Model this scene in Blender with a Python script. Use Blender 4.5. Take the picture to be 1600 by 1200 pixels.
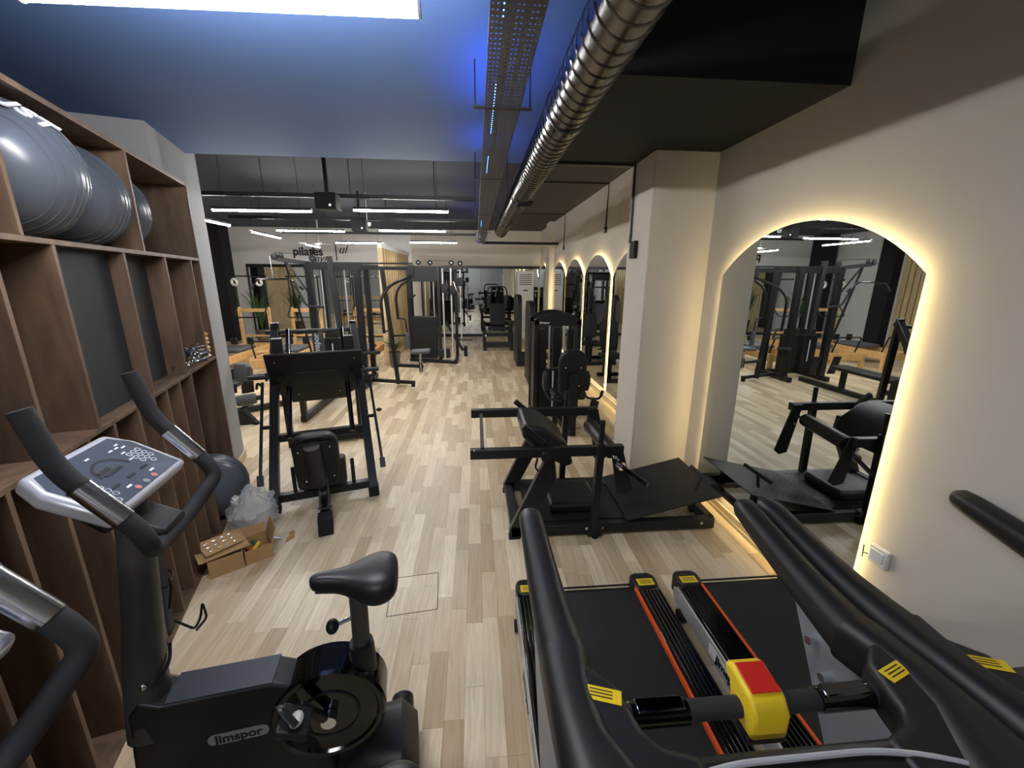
import bpy, math, random
from mathutils import Vector, Matrix
random.seed(7)
S = bpy.context.scene
for o in list(bpy.data.objects): bpy.data.objects.remove(o, do_unlink=True)
COL = S.collection
PI = math.pi
# ------------------------------------------------------------------ camera
CAM_H, FPX = 2.0, 645.0
pitch, yaw, roll = math.atan(166 / FPX), math.atan(58 / math.hypot(166, FPX)), math.radians(0.34)
cd = bpy.data.cameras.new('camera'); cam = bpy.data.objects.new('camera', cd); COL.objects.link(cam)
cd.sensor_width = 36; cd.lens = FPX / 1600 * 36; cd.clip_start = 0.02; cd.clip_end = 60
fw = Vector((math.sin(yaw) * math.cos(pitch), math.cos(yaw) * math.cos(pitch), -math.sin(pitch)))
rt = Vector((math.cos(yaw), -math.sin(yaw), 0)); up = rt.cross(fw)
R_ = rt * math.cos(roll) + up * math.sin(roll); U_ = up * math.cos(roll) - rt * math.sin(roll)
cam.matrix_world = Matrix(((R_.x, U_.x, -fw.x, 0), (R_.y, U_.y, -fw.y, 0), (R_.z, U_.z, -fw.z, CAM_H), (0, 0, 0, 1)))
S.camera = cam
# ------------------------------------------------------------------ world + exposure
w = bpy.data.worlds.new('world'); S.world = w; w.use_nodes = True
w.node_tree.nodes['Background'].inputs[0].default_value = (0.5, 0.55, 0.65, 1)
w.node_tree.nodes['Background'].inputs[1].default_value = 0.02
S.view_settings.view_transform = 'Standard'; S.view_settings.look = 'None'
S.view_settings.exposure = 0.0; S.view_settings.gamma = 1.0; S.view_settings.use_curve_mapping = False
TUBE_E, WARM_E, BLUE_E = 200.0, 46.0, 42.0

# ------------------------------------------------------------------ materials
def s2l(c): return tuple((v / 255 / 12.92 if v / 255 <= .04045 else ((v / 255 + .055) / 1.055) ** 2.4) for v in c)
def mat(name, rgb, rough=.5, metal=0, bump=0, bscale=200, var=0, vscale=6, emit=None, es=0, coat=0, alpha=1, trans=0, spec=.5, ior=1.45):
    m = bpy.data.materials.new(name); m.use_nodes = True
    nt = m.node_tree; b = nt.nodes['Principled BSDF']
    c = s2l(rgb) + (1,)
    b.inputs['Base Color'].default_value = c; b.inputs['Roughness'].default_value = rough; b.inputs['Metallic'].default_value = metal
    b.inputs['Coat Weight'].default_value = coat; b.inputs['Alpha'].default_value = alpha
    b.inputs['Transmission Weight'].default_value = trans; b.inputs['Specular IOR Level'].default_value = spec; b.inputs['IOR'].default_value = ior
    if emit: b.inputs['Emission Color'].default_value = emit + (1,); b.inputs['Emission Strength'].default_value = es
    tc = nt.nodes.new('ShaderNodeTexCoord')
    if bump:
        n = nt.nodes.new('ShaderNodeTexNoise'); n.inputs['Scale'].default_value = bscale; n.inputs['Detail'].default_value = 3
        nt.links.new(tc.outputs['Object'], n.inputs['Vector'])
        bp = nt.nodes.new('ShaderNodeBump'); bp.inputs['Strength'].default_value = bump; bp.inputs['Distance'].default_value = .002
        nt.links.new(n.outputs['Fac'], bp.inputs['Height']); nt.links.new(bp.outputs['Normal'], b.inputs['Normal'])
    if var:
        n = nt.nodes.new('ShaderNodeTexNoise'); n.inputs['Scale'].default_value = vscale; n.inputs['Detail'].default_value = 5
        nt.links.new(tc.outputs['Object'], n.inputs['Vector'])
        mp = nt.nodes.new('ShaderNodeMapRange'); mp.inputs['To Min'].default_value = 1 - var; mp.inputs['To Max'].default_value = 1 + var
        nt.links.new(n.outputs['Fac'], mp.inputs['Value'])
        mx = nt.nodes.new('ShaderNodeMix'); mx.data_type = 'RGBA'; mx.blend_type = 'MULTIPLY'; mx.inputs['Factor'].default_value = 1
        mx.inputs['A'].default_value = c; nt.links.new(mp.outputs[0], mx.inputs['B']); nt.links.new(mx.outputs['Result'], b.inputs['Base Color'])
    return m
def wood(name, c1, c2, rough=.45, stretch=(14, 14, 1.2), attr=None, world=False, coat=0, c3=None):
    m = bpy.data.materials.new(name); m.use_nodes = True
    nt = m.node_tree; b = nt.nodes['Principled BSDF']; L = nt.links.new
    b.inputs['Roughness'].default_value = rough; b.inputs['Coat Weight'].default_value = coat
    if world: v = nt.nodes.new('ShaderNodeNewGeometry').outputs['Position']
    else: v = nt.nodes.new('ShaderNodeTexCoord').outputs['Object']
    mp = nt.nodes.new('ShaderNodeMapping'); mp.inputs['Scale'].default_value = stretch; L(v, mp.inputs['Vector'])
    if attr:
        at = nt.nodes.new('ShaderNodeAttribute'); at.attribute_name = attr
        cx = nt.nodes.new('ShaderNodeCombineXYZ'); ml = nt.nodes.new('ShaderNodeMath'); ml.operation = 'MULTIPLY'; ml.inputs[1].default_value = 37.7
        L(at.outputs['Fac'], ml.inputs[0]); L(ml.outputs[0], cx.inputs[1]); L(ml.outputs[0], cx.inputs[0]); L(cx.outputs[0], mp.inputs['Location'])
    n1 = nt.nodes.new('ShaderNodeTexNoise'); n1.inputs['Scale'].default_value = 1; n1.inputs['Detail'].default_value = 6; n1.inputs['Distortion'].default_value = 2.2
    L(mp.outputs[0], n1.inputs['Vector'])
    cr = nt.nodes.new('ShaderNodeValToRGB'); e = cr.color_ramp.elements
    e[0].position = .32; e[0].color = s2l(c1) + (1,); e[1].position = .68; e[1].color = s2l(c2) + (1,)
    L(n1.outputs['Fac'], cr.inputs[0]); out = cr.outputs[0]
    n2 = nt.nodes.new('ShaderNodeTexNoise'); n2.inputs['Scale'].default_value = 4; n2.inputs['Detail'].default_value = 4
    L(mp.outputs[0], n2.inputs['Vector'])
    mr = nt.nodes.new('ShaderNodeMapRange'); mr.inputs['To Min'].default_value = .86; mr.inputs['To Max'].default_value = 1.12; L(n2.outputs['Fac'], mr.inputs['Value'])
    mx = nt.nodes.new('ShaderNodeMix'); mx.data_type = 'RGBA'; mx.blend_type = 'MULTIPLY'; mx.inputs['Factor'].default_value = 1
    L(out, mx.inputs['A']); L(mr.outputs[0], mx.inputs['B']); out = mx.outputs['Result']
    if attr:
        r2 = nt.nodes.new('ShaderNodeValToRGB'); r2.color_ramp.interpolation = 'LINEAR'; q = r2.color_ramp.elements
        q[0].position = 0; q[0].color = s2l((202, 188, 170)) + (1,); q[1].position = 1; q[1].color = s2l((255, 252, 246)) + (1,)
        x = r2.color_ramp.elements.new(.35); x.color = s2l((234, 226, 212)) + (1,)
        L(at.outputs['Fac'], r2.inputs[0])
        m2 = nt.nodes.new('ShaderNodeMix'); m2.data_type = 'RGBA'; m2.blend_type = 'MULTIPLY'; m2.inputs['Factor'].default_value = 1
        L(out, m2.inputs['A']); L(r2.outputs[0], m2.inputs['B']); out = m2.outputs['Result']
    L(out, b.inputs['Base Color'])
    bp = nt.nodes.new('ShaderNodeBump'); bp.inputs['Strength'].default_value = .08; bp.inputs['Distance'].default_value = .001
    L(n2.outputs['Fac'], bp.inputs['Height']); L(bp.outputs['Normal'], b.inputs['Normal'])
    return m
M = {
 'floor': wood('laminate', (222, 206, 176), (242, 230, 206), .36, (24, 1.5, 3), attr='tone', world=True),
 'joint': mat('joint_dark', (150, 132, 108), .8),
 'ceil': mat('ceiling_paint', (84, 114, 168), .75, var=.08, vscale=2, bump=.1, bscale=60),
 'ceil_far': mat('ceiling_paint_dimmed', (56, 64, 80), .75, var=.08, vscale=2),  # ceiling colour darkened to carry the weaker lamplight on the far part
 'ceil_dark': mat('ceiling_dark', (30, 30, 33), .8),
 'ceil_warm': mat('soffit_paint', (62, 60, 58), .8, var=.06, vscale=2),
 'wall': mat('wall_plaster', (204, 198, 187), .85, bump=.15, bscale=120, var=.03, vscale=3),
 'wall_w': mat('wall_white_plaster', (222, 223, 224), .85, bump=.12, bscale=120),
 'rod': mat('polished_rod', (226, 227, 229), .38, .6),
 'slat_shaded': wood('slat_wood_shaded', (150, 124, 86), (176, 150, 110), .5, (9, 9, .8)),
 'wall_g': mat('wall_grey_plaster', (160, 162, 163), .85, bump=.12, bscale=120),
 'base': wood('baseboard_wood', (196, 180, 150), (214, 200, 172), .5, (2, 2, 2)),
 'metal': mat('black_metal', (24, 25, 27), .38, bump=.05, bscale=300),
 'metal2': mat('black_metal_satin', (34, 36, 39), .5),
 'plate': mat('black_sheet', (20, 20, 21), .5, bump=.08, bscale=150),
 'vinyl': mat('black_vinyl', (27, 28, 30), .42, bump=.12, bscale=350),
 'gvinyl': mat('grey_vinyl', (78, 82, 88), .5, bump=.1, bscale=300),
 'plast': mat('black_plastic', (24, 25, 27), .44, bump=.06, bscale=500),
 'gloss': mat('black_gloss', (8, 8, 9), .12, coat=.3),
 'foam': mat('black_foam', (38, 38, 40), .8, bump=.3, bscale=700),
 'rubber': mat('black_rubber', (17, 17, 18), .75, bump=.2, bscale=500),
 'belt': mat('treadmill_belt', (30, 31, 33), .7, bump=.25, bscale=900),
 'chrome': mat('chrome', (222, 224, 227), .2, 1),
 'dchrome': mat('dark_chrome', (90, 90, 94), .14, 1),
 'tread': mat('tread_metal', (62, 64, 68), .38, .3),
 'pad_grey': mat('pad_grey', (64, 68, 76), .5), 'post_grey': mat('post_grey', (60, 60, 60), .42),
 'galv': mat('galvanised', (98, 97, 95), .26, 1, var=.15, vscale=9),
 'tray': mat('grey_tray', (92, 95, 102), .5, .3),
 'silver': mat('silver_plastic', (196, 200, 206), .3, .35),
 'panel': mat('console_panel', (70, 77, 88), .3),
 'print': mat('white_print', (225, 228, 232), .5),
 'grey': mat('grey_metal', (138, 142, 146), .42, .2),
 'lgrey': mat('light_grey_metal', (176, 176, 172), .45, .2),
 'white': mat('white_plastic', (232, 232, 228), .4),
 'slot': mat('dark_slot', (30, 30, 32), .7),
 'yellow': mat('yellow_plastic', (228, 196, 38), .4),
 'red': mat('red_plastic', (196, 38, 30), .4),
 'orange': mat('orange_strip', (240, 96, 36), .4),
 'walnut': wood('walnut_board', (88, 68, 52), (122, 98, 76), .6, (5, 5, .8)),
 'walnut_edge': wood('walnut_edge', (112, 84, 62), (140, 108, 84), .5, (5, 5, .8)),
 'back': mat('charcoal_board', (44, 46, 48), .7, bump=.2, bscale=200),
 'pine': wood('maple_wood', (206, 160, 100), (226, 184, 124), .45, (9, 9, 1)),
 'slat': wood('slat_wood', (196, 170, 124), (216, 194, 152), .5, (9, 9, .8)),
 'ball': mat('grey_ball_rubber', (84, 90, 98), .28, bump=.05, bscale=90),
 'card': mat('cardboard', (176, 142, 96), .85, var=.1, vscale=14, bump=.1, bscale=120),
 'bag': mat('clear_plastic', (205, 210, 216), .18, alpha=.42, spec=.9),
 'mirror': mat('mirror_glass', (206, 212, 212), .0, 1),
 'mirror_edge': mat('mirror_edge', (150, 176, 160), .2),
 'leaf': mat('leaf', (58, 92, 46), .5, var=.3, vscale=10),
 'soil': mat('soil', (40, 30, 22), .9),
 'pot': mat('pot_grey', (92, 88, 82), .6),
 'fluff': mat('white_fluff', (222, 220, 214), .95, bump=1, bscale=200),
 'lamp': mat('led_lamp', (255, 255, 255), .5, emit=(1.0, .97, .95), es=TUBE_E),
 'warm': mat('led_warm', (255, 240, 200), .5, emit=(1.0, .77, .38), es=WARM_E),
 'blue': mat('led_blue', (60, 120, 255), .5, emit=(.04, .20, 1.0), es=BLUE_E),
 'dot': mat('led_dot', (255, 255, 255), .5, emit=(1, 1, 1), es=4),
 'text': mat('letter_black', (24, 24, 26), .5),
 'tex_w': mat('letter_white', (228, 230, 232), .5),
 'logo': mat('logo_plate', (150, 152, 154), .4),
 'pinkish': mat('button_pink', (176, 120, 108), .5),
 'tgreen': mat('toy_green', (40, 96, 60), .5), 'tyel': mat('toy_yellow', (236, 188, 60), .5), 'tred': mat('toy_red', (226, 84, 40), .5),
}
# ------------------------------------------------------------------ builder
V = Vector
class B:
    def __init__(s): s.v, s.f = [], []
    def add(s, vs, fs):
        n = len(s.v); s.v += [tuple(x) for x in vs]; s.f += [tuple(i + n for i in f) for f in fs]; return s
    def box(s, c, d, rz=0, rx=0, ry=0):
        m = Matrix.Translation(c) @ Matrix.Rotation(rz, 4, 'Z') @ Matrix.Rotation(ry, 4, 'Y') @ Matrix.Rotation(rx, 4, 'X')
        vs = [m @ V((x * d[0] / 2, y * d[1] / 2, z * d[2] / 2)) for x in (-1, 1) for y in (-1, 1) for z in (-1, 1)]
        return s.add(vs, [(0, 1, 3, 2), (4, 6, 7, 5), (0, 4, 5, 1), (2, 3, 7, 6), (0, 2, 6, 4), (1, 5, 7, 3)])
    def b2(s, x0, x1, y0, y1, z0, z1): return s.box(((x0 + x1) / 2, (y0 + y1) / 2, (z0 + z1) / 2), (abs(x1 - x0), abs(y1 - y0), abs(z1 - z0)))
    def bar(s, p, q, w_, h_=None, upv=(0, 0, 1)):
        p, q = V(p), V(q); h_ = h_ or w_; z = (q - p).normalized(); u = V(upv)
        if abs(z.dot(u)) > .98: u = V((0, 1, 0))
        x = u.cross(z).normalized(); y = z.cross(x)
        vs = [e + x * (a * w_ / 2) + y * (b * h_ / 2) for e in (p, q) for a, b in ((-1, -1), (1, -1), (1, 1), (-1, 1))]
        return s.add(vs, [(3, 2, 1, 0), (4, 5, 6, 7), (0, 1, 5, 4), (1, 2, 6, 5), (2, 3, 7, 6), (3, 0, 4, 7)])
    def loft(s, rings, cap=True, close=True):
        n = len(rings[0]); vs = [p for r in rings for p in r]; fs = []
        for i in range(len(rings) - 1):
            for j in range(n if close else n - 1):
                k = (j + 1) % n; fs.append((i * n + j, i * n + k, (i + 1) * n + k, (i + 1) * n + j))
        if cap: fs += [tuple(range(n))[::-1], tuple((len(rings) - 1) * n + j for j in range(n))]
        return s.add(vs, fs)
    def tube(s, pts, r, n=10, fil=0, cap=True, sy=1):
        pts = [V(p) for p in pts]
        if fil:
            o = [pts[0]]
            for i in range(1, len(pts) - 1):
                a, b, c = pts[i - 1], pts[i], pts[i + 1]; d1, d2 = (a - b), (c - b)
                L = min(fil, d1.length * .48, d2.length * .48); p1, p2 = b + d1.normalized() * L, b + d2.normalized() * L
                for k in range(7):
                    t = k / 6; o.append(p1 * (1 - t) ** 2 + b * 2 * t * (1 - t) + p2 * t * t)
            o.append(pts[-1]); pts = o
        rs = r if isinstance(r, (list, tuple)) else [r] * len(pts)
        if len(rs) != len(pts): rs = [rs[0] + (rs[-1] - rs[0]) * i / (len(pts) - 1) for i in range(len(pts))]
        rings = []; x = None
        for i, p in enumerate(pts):
            t = (pts[min(i + 1, len(pts) - 1)] - pts[max(i - 1, 0)]).normalized()
            if x is None:
                x = V((0, 0, 1)).cross(t); x = x if x.length > .05 else V((1, 0, 0)).cross(t)
            x = (x - t * x.dot(t)).normalized(); y = t.cross(x)
            rings.append([p + (x * math.cos(2 * PI * k / n) + y * math.sin(2 * PI * k / n) * sy) * rs[i] for k in range(n)])
        return s.loft(rings, cap)
    def cyl(s, p, q, r, n=16, r2=None): return s.tube([p, q], [r, r if r2 is None else r2], n)
    def lathe(s, prof, o=(0, 0, 0), ax=(0, 0, 1), n=24):
        o, z = V(o), V(ax).normalized(); x = z.orthogonal().normalized(); y = z.cross(x)
        return s.loft([[o + z * h + (x * math.cos(2 * PI * k / n) + y * math.sin(2 * PI * k / n)) * max(r, 1e-4) for k in range(n)] for r, h in prof])
    def ell(s, c, r, n=20, m=12):
        return s.loft([[V(c) + V((r[0] * math.sin(PI * i / m) * math.cos(2 * PI * k / n), r[1] * math.sin(PI * i / m) * math.sin(2 * PI * k / n), -r[2] * math.cos(PI * i / m))) if 0 < i < m else V(c) + V((1e-4 * math.cos(2 * PI * k / n), 1e-4 * math.sin(2 * PI * k / n), -r[2] * math.cos(PI * i / m))) for k in range(n)] for i in range(m + 1)])
    def prism(s, poly, o, ex, ey, th):
        o, ex, ey = V(o), V(ex), V(ey); n_ = ex.cross(ey).normalized() * th; k = len(poly)
        a = [o + ex * p[0] + ey * p[1] for p in poly]
        return s.loft([a, [p + n_ for p in a]])
    def torus(s, c, R, r, ax=(0, 0, 1), n=20, m=8):
        c, z = V(c), V(ax).normalized(); x = z.orthogonal().normalized(); y = z.cross(x)
        pts = [c + (x * math.cos(2 * PI * k / n) + y * math.sin(2 * PI * k / n)) * R for k in range(n)]
        vs, fs = [], []
        for k in range(n):
            d = (pts[k] - c).normalized()
            vs += [pts[k] + (d * math.cos(2 * PI * j / m) + z * math.sin(2 * PI * j / m)) * r for j in range(m)]
        for k in range(n):
            for j in range(m): fs.append((k * m + j, ((k + 1) % n) * m + j, ((k + 1) % n) * m + (j + 1) % m, k * m + (j + 1) % m))
        return s.add(vs, fs)
    def mesh(s, name, m, smooth=True):
        me = bpy.data.meshes.new(name); me.from_pydata(s.v, [], s.f); me.update()
        if smooth:
            me.shade_smooth(); me.set_sharp_from_angle(angle=math.radians(38))
        if m is not None: me.materials.append(M[m] if isinstance(m, str) else m)
        return me
    def build(s, name, m, parent=None, bev=0, smooth=True, seg=2, label=None):
        o = bpy.data.objects.new(name, s.mesh(name, m, smooth)); COL.objects.link(o)
        if parent: o.parent = parent
        if bev:
            b = o.modifiers.new('bevel', 'BEVEL'); b.width = bev; b.segments = seg; b.limit_method = 'ANGLE'; b.angle_limit = math.radians(40); b.harden_normals = False
        if label: o['label'] = label
        return o
def tag(o, label, cat, group=None):
    o['label'] = label; o['category'] = cat
    if group: o['group'] = group
    return o
def struct(o, label=None):
    o['kind'] = 'structure'
    if label: o['label'] = label
    return o
def thing(name, label, cat, loc=(0, 0, 0), rz=0, group=None):
    o = bpy.data.objects.new(name, None); COL.objects.link(o); o.location = loc; o.rotation_euler = (0, 0, rz); o.empty_display_size = .1
    return tag(o, label, cat, group)
def copy_tree(o, parent=None):
    c = o.copy(); COL.objects.link(c); c.parent = parent
    for ch in list(o.children): copy_tree(ch, c)
    return c
def text(s_, name, m, parent, o, ex, ey, size, ext=.001, shear=0, off=0, center=True):
    """lettering as a thin mesh, lying in the plane ex / ey"""
    cu = bpy.data.curves.new('t', 'FONT'); cu.body = s_; cu.size = size; cu.extrude = ext; cu.shear = shear; cu.offset = off
    if center: cu.align_x = 'CENTER'; cu.align_y = 'CENTER'
    t = bpy.data.objects.new('t', cu); COL.objects.link(t)
    dg = bpy.context.evaluated_depsgraph_get(); me = bpy.data.meshes.new_from_object(t.evaluated_get(dg))
    bpy.data.objects.remove(t, do_unlink=True)
    ex, ey = V(ex).normalized(), V(ey).normalized(); ez = ex.cross(ey); o = V(o)
    for v in me.vertices: v.co = o + ex * v.co.x + ey * v.co.y + ez * v.co.z
    me.materials.clear(); me.materials.append(M[m])
    ob = bpy.data.objects.new(name, me); COL.objects.link(ob)
    if parent: ob.parent = parent
    return ob
def rrect(w_, h_, r, n=5):
    r = min(r, w_ / 2 - 1e-4, h_ / 2 - 1e-4); o = []
    for cx, cy, a0 in ((w_ / 2 - r, h_ / 2 - r, 0), (-w_ / 2 + r, h_ / 2 - r, 90), (-w_ / 2 + r, -h_ / 2 + r, 180), (w_ / 2 - r, -h_ / 2 + r, 270)):
        for k in range(n + 1):
            a = math.radians(a0 + 90 * k / n); o.append((cx + r * math.cos(a), cy + r * math.sin(a)))
    return o

# ================================================================== THE ROOM
ZL, ZH = 3.06, 3.48          # low slab by the entrance, higher ceiling beyond
XR, XF = 2.125, 2.17         # right wall near / far
YB, YF = -3.2, 14.2
XL = -8.2
SA = math.atan2(.29, .957)   # the shelf wall is turned against the planks
P0 = V((-1.918, 2.644, 0)); SD = V((-.29, .957, 0)).normalized(); SN = V((SD.y, -SD.x, 0))
def sp(s_, off, z): q = P0 + SD * s_ + SN * off; return (q.x, q.y, z)
# floor with planks
def project(p):
    d = V(p) - V((0, 0, CAM_H)); z = d.dot(fw)
    return (800 + FPX * d.dot(R_) / z, 600 - FPX * d.dot(U_) / z, z) if z > .05 else None
fl = struct(B().b2(-8.6, 2.4, YB - .2, YF + .2, -.06, -.008).build('floor', 'joint'), 'pale oak laminate floor of short staggered strips')
PW = .095; LENS = (.40, .49, .58, .67, .76)
planks = []
x = -8.35
while x < 2.3:
    y = YB - random.random() * .6
    while y < YF:
        L = random.choice(LENS); t = random.random()
        if random.random() < .3: t *= .35
        cy = y + L / 2; pr = project((x + PW / 2, cy, 0)); area = 0
        if pr and -20 < pr[0] < 1620 and 430 < pr[1] < 1230:
            a_, b_ = project((x + PW / 2, max(y, .3), 0)), project((x + PW / 2, y + L, 0))
            area = PW * FPX / pr[2] * abs(a_[1] - b_[1]) if a_ and b_ else 0
            if x > .1 and cy < 2.05: area *= .01           # under the treadmills
            if V((x - P0.x, cy - P0.y, 0)).dot(SN) < 0: area = 0
        planks.append((area, x, y, L, min(int(t * 8), 7))); y += L
    x += PW
planks.sort(key=lambda p: -p[0])
def plank_geo(b, x0, y0, L):
    g, c = .0003, .0008
    b.add([(x0 + g, y0 + g, -.01), (x0 + PW - g, y0 + g, -.01), (x0 + PW - g, y0 + L - g, -.01), (x0 + g, y0 + L - g, -.01),
           (x0 + g, y0 + g, -c), (x0 + PW - g, y0 + g, -c), (x0 + PW - g, y0 + L - g, -c), (x0 + g, y0 + L - g, -c),
           (x0 + g + c, y0 + g + c, 0), (x0 + PW - g - c, y0 + g + c, 0), (x0 + PW - g - c, y0 + L - g - c, 0), (x0 + g + c, y0 + L - g - c, 0)],
          [(0, 1, 5, 4), (1, 2, 6, 5), (2, 3, 7, 6), (3, 0, 4, 7), (4, 5, 9, 8), (5, 6, 10, 9), (6, 7, 11, 10), (7, 4, 8, 11), (8, 9, 10, 11)])
def tone_attr(me, vals):
    a = me.attributes.new('tone', 'FLOAT', 'FACE'); a.data.foreach_set('value', vals)
cache = {}
for a, x, y, L, t in planks[:300]:
    if (L, t) not in cache:
        b = B(); plank_geo(b, 0, 0, L); me = b.mesh('plank', 'floor', False); tone_attr(me, [(t + .5) / 8] * 9); cache[(L, t)] = me
    o = bpy.data.objects.new('plank', cache[(L, t)]); COL.objects.link(o); o.parent = fl; o.location = (x, y, 0)
b = B(); tv = []
for a, x, y, L, t in planks[300:]:
    plank_geo(b, x, y, L); tv += [(t + .5) / 8] * 9
me = b.mesh('floor_planks', 'floor', False); tone_attr(me, tv)
o = bpy.data.objects.new('floor_planks', me); COL.objects.link(o); o.parent = fl; o['kind'] = 'stuff'
# cut-out hatch in the floor
hb = B()
hp = [(-.293, 2.502), (-.267, 2.17), (-.572, 2.134), (-.60, 2.466)]
for i in range(4):
    p, q = hp[i], hp[(i + 1) % 4]; hb.bar((p[0], p[1], .0003), (q[0], q[1], .0003), .004, .0012)
tag(hb.build('floor_hatch', 'slot'), 'thin dark outline of a square hatch cut in the laminate', 'hatch')
# ceilings
struct(B().b2(-4.4, .55, YB, 4.32, ZL, ZL + .6).build('ceiling', 'ceil'), 'low dark blue grey ceiling over the shelves and bikes')
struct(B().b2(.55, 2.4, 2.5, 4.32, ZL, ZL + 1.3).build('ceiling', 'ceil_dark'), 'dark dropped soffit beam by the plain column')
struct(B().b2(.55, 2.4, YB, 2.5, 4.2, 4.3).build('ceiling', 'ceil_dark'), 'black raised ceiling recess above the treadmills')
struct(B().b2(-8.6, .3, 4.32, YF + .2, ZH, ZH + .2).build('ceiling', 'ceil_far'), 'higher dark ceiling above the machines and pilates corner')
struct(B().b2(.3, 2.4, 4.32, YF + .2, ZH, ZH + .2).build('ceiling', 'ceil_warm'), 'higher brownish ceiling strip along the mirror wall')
# right wall, column, pilaster
struct(B().b2(XR, XR + .2, YB, 3.9, 0, 4.3).build('wall_right', 'wall'), 'cream plaster wall behind the treadmills')
struct(B().b2(XF, XF + .2, 4.2, YF, 0, ZH + .1).build('wall_right', 'wall'), 'cream plaster wall with the row of arched mirrors')
struct(B().b2(1.55, XR + .2, 3.78, 4.32, 0, ZH + .1).build('wall_right_column', 'wall', bev=.012), 'plain square plaster column between the mirrors')
struct(B().b2(2.03, XF + .1, 11.75, 12.3, 0, ZH + .1).build('wall_right_column', 'wall'), 'shallow far pilaster between the arched mirrors')
struct(B().b2(XR - .016, XR, YB, 3.78, 0, .085).b2(XR - .022, XR, YB, 3.78, 0, .03).build('baseboard_right', 'base'))
struct(B().b2(XF - .016, XF, 4.32, 11.75, 0, .085).b2(XF - .022, XF, 4.32, 11.75, 0, .03).build('baseboard_right', 'base'))
# back wall, front wall behind the camera, left walls
struct(B().b2(-2.05, 2.4, YF, YF + .2, 0, ZH + .1).build('wall_back', 'wall'), 'cream far end wall above the long mirror')
struct(B().b2(-8.6, -2.05, YF, YF + .2, 0, ZH + .1).build('wall_back', 'wall_w'), 'white far wall of the pilates corner')
struct(B().b2(-7.2, 2.4, YB - .2, YB, 0, 4.3).build('wall_front', 'wall_g'))
struct(B().b2(XL - .2, XL, 4.4, YF, 0, ZH + .1).build('wall_left', 'wall_w'), 'grey plaster side wall of the pilates corner')
wl = B()
def sbox(b, s0, s1, o0, o1, z0, z1):
    pts = [sp(s0, o0, 0), sp(s1, o0, 0), sp(s1, o1, 0), sp(s0, o1, 0)]
    return b.loft([[V((p[0], p[1], z0)) for p in pts], [V((p[0], p[1], z1)) for p in pts]])
sbox(wl, -5.5, 1.2, -1.3, -1.0, 0, 3.3)
struct(wl.build('wall_left', 'wall_g'), 'grey wall behind the walnut shelving')
struct(sbox(B(), .93, 1.70, -1.02, -.136, 2.74, 3.1).build('wall_left_pier', 'wall_g'), 'grey block between the shelf top and the ceiling')
struct(sbox(B(), 1.132, 2.10, -1.1, -.136, 0, 3.4).build('wall_left_column', 'wall_g', bev=.008), 'narrow pale grey column at the end of the shelving')
struct(sbox(B(), 1.135, 2.104, -.14, -.122, 0, .09).build('baseboard_left', 'base'))
struct(B().b2(-8.6, -2.75, 4.3, 4.45, 0, ZH + .1).build('wall_left', 'wall_g'), 'hidden return wall behind the column')
# dark columns + slat panel in the pilates corner
struct(B().b2(XL - .1, XL + .25, 11.45, 11.95, 0, ZH).build('wall_left_column', 'ceil_dark'), 'dark column on the pilates side wall')
struct(B().b2(-8.1, -7.58, YF - .5, YF, 0, ZH).build('wall_back_column', 'ceil_dark'), 'dark column in the far pilates corner')
sl = thing('slat_wall_panel', 'pale wooden slat cladding seen in the near arched mirror', 'wall panel', (XL, 9.75, 0))
for i in range(18): B().b2(0, .05, -1.55 + i * .175, -1.55 + i * .175 + .145, .02, 3.3).build('slat', 'slat', sl, bev=.006)
B().b2(0, .02, -1.6, 1.6, .02, 3.3).build('backing', 'slot', sl)

# ================================================================== lamps, tray, duct
def tube_lamp(p, q, label, z=2.8, top=None):
    p, q = V((p[0], p[1], z)), V((q[0], q[1], z)); d = (q - p).normalized()
    t = thing('tube_lamp', label, 'lamp', p, 0, 'hanging LED tube lamps'); L = q - p; top = top or (ZH if p.y > 4.3 else ZL)
    B().cyl((0, 0, 0), L, .02, 12).build('diffuser', 'lamp', t)
    if p.y > 4:      # opaque channel over the far lamps
        nx = V((0, 0, 1)).cross(d) * .023
        B().bar((0, 0, .026), L + V((0, 0, .026)), .05, .006).bar(nx + V((0, 0, .013)), L + nx + V((0, 0, .013)), .003, .026).bar(V((0, 0, .013)) - nx, L - nx + V((0, 0, .013)), .003, .026).build('housing', 'metal2', t)
    else: B().bar((0, 0, .024), L + V((0, 0, .024)), .012, .010).build('housing', 'white', t)
    for e in (V((0, 0, 0)), L):
        B().cyl(e - d * .004, e + d * .004, .0235, 12).build('end_cap', 'white', t)
    for k in (.12, .88): B().cyl(L * k + V((0, 0, .03)), L * k + V((0, 0, top - z)), .0025, 6).build('suspension_wire', 'metal', t)
tube_lamp((-1.32, 1.575), (-.16, 1.545), 'nearest long tube lamp at the top edge above the shelves')
tube_lamp((-1.32, -1.42), (-.16, -1.45), 'added unseen tube lamp behind the camera in line with the nearest one')  # extra lamp out of view, put in to brighten the near floor
tube_lamp((-3.236, 5.79), (-2.04, 5.77), 'tube lamp in front row, left of the black speaker box')
tube_lamp((-1.48, 5.60), (-.325, 5.58), 'tube lamp in front row, right of the black speaker box')
tube_lamp((-3.52, 8.15), (-2.335, 8.13), 'tube lamp in second row above the lat pulldown tower')
tube_lamp((-1.674, 7.89), (-.52, 7.87), 'tube lamp in second row beside the cable tray')
tube_lamp((-3.337, 10.79), (-2.205, 10.78), 'far tube lamp touching the slat partition top')
tube_lamp((-1.52, 10.39), (-.43, 10.38), 'far tube lamp above the cable machine')
tube_lamp((-3.95, 6.4), (-3.97, 7.5), 'slanting tube lamp nearest the pale left column')
tube_lamp((-4.10, 8.42), (-4.16, 9.74), 'slanting tube lamp over the reformers, middle of three')
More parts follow.
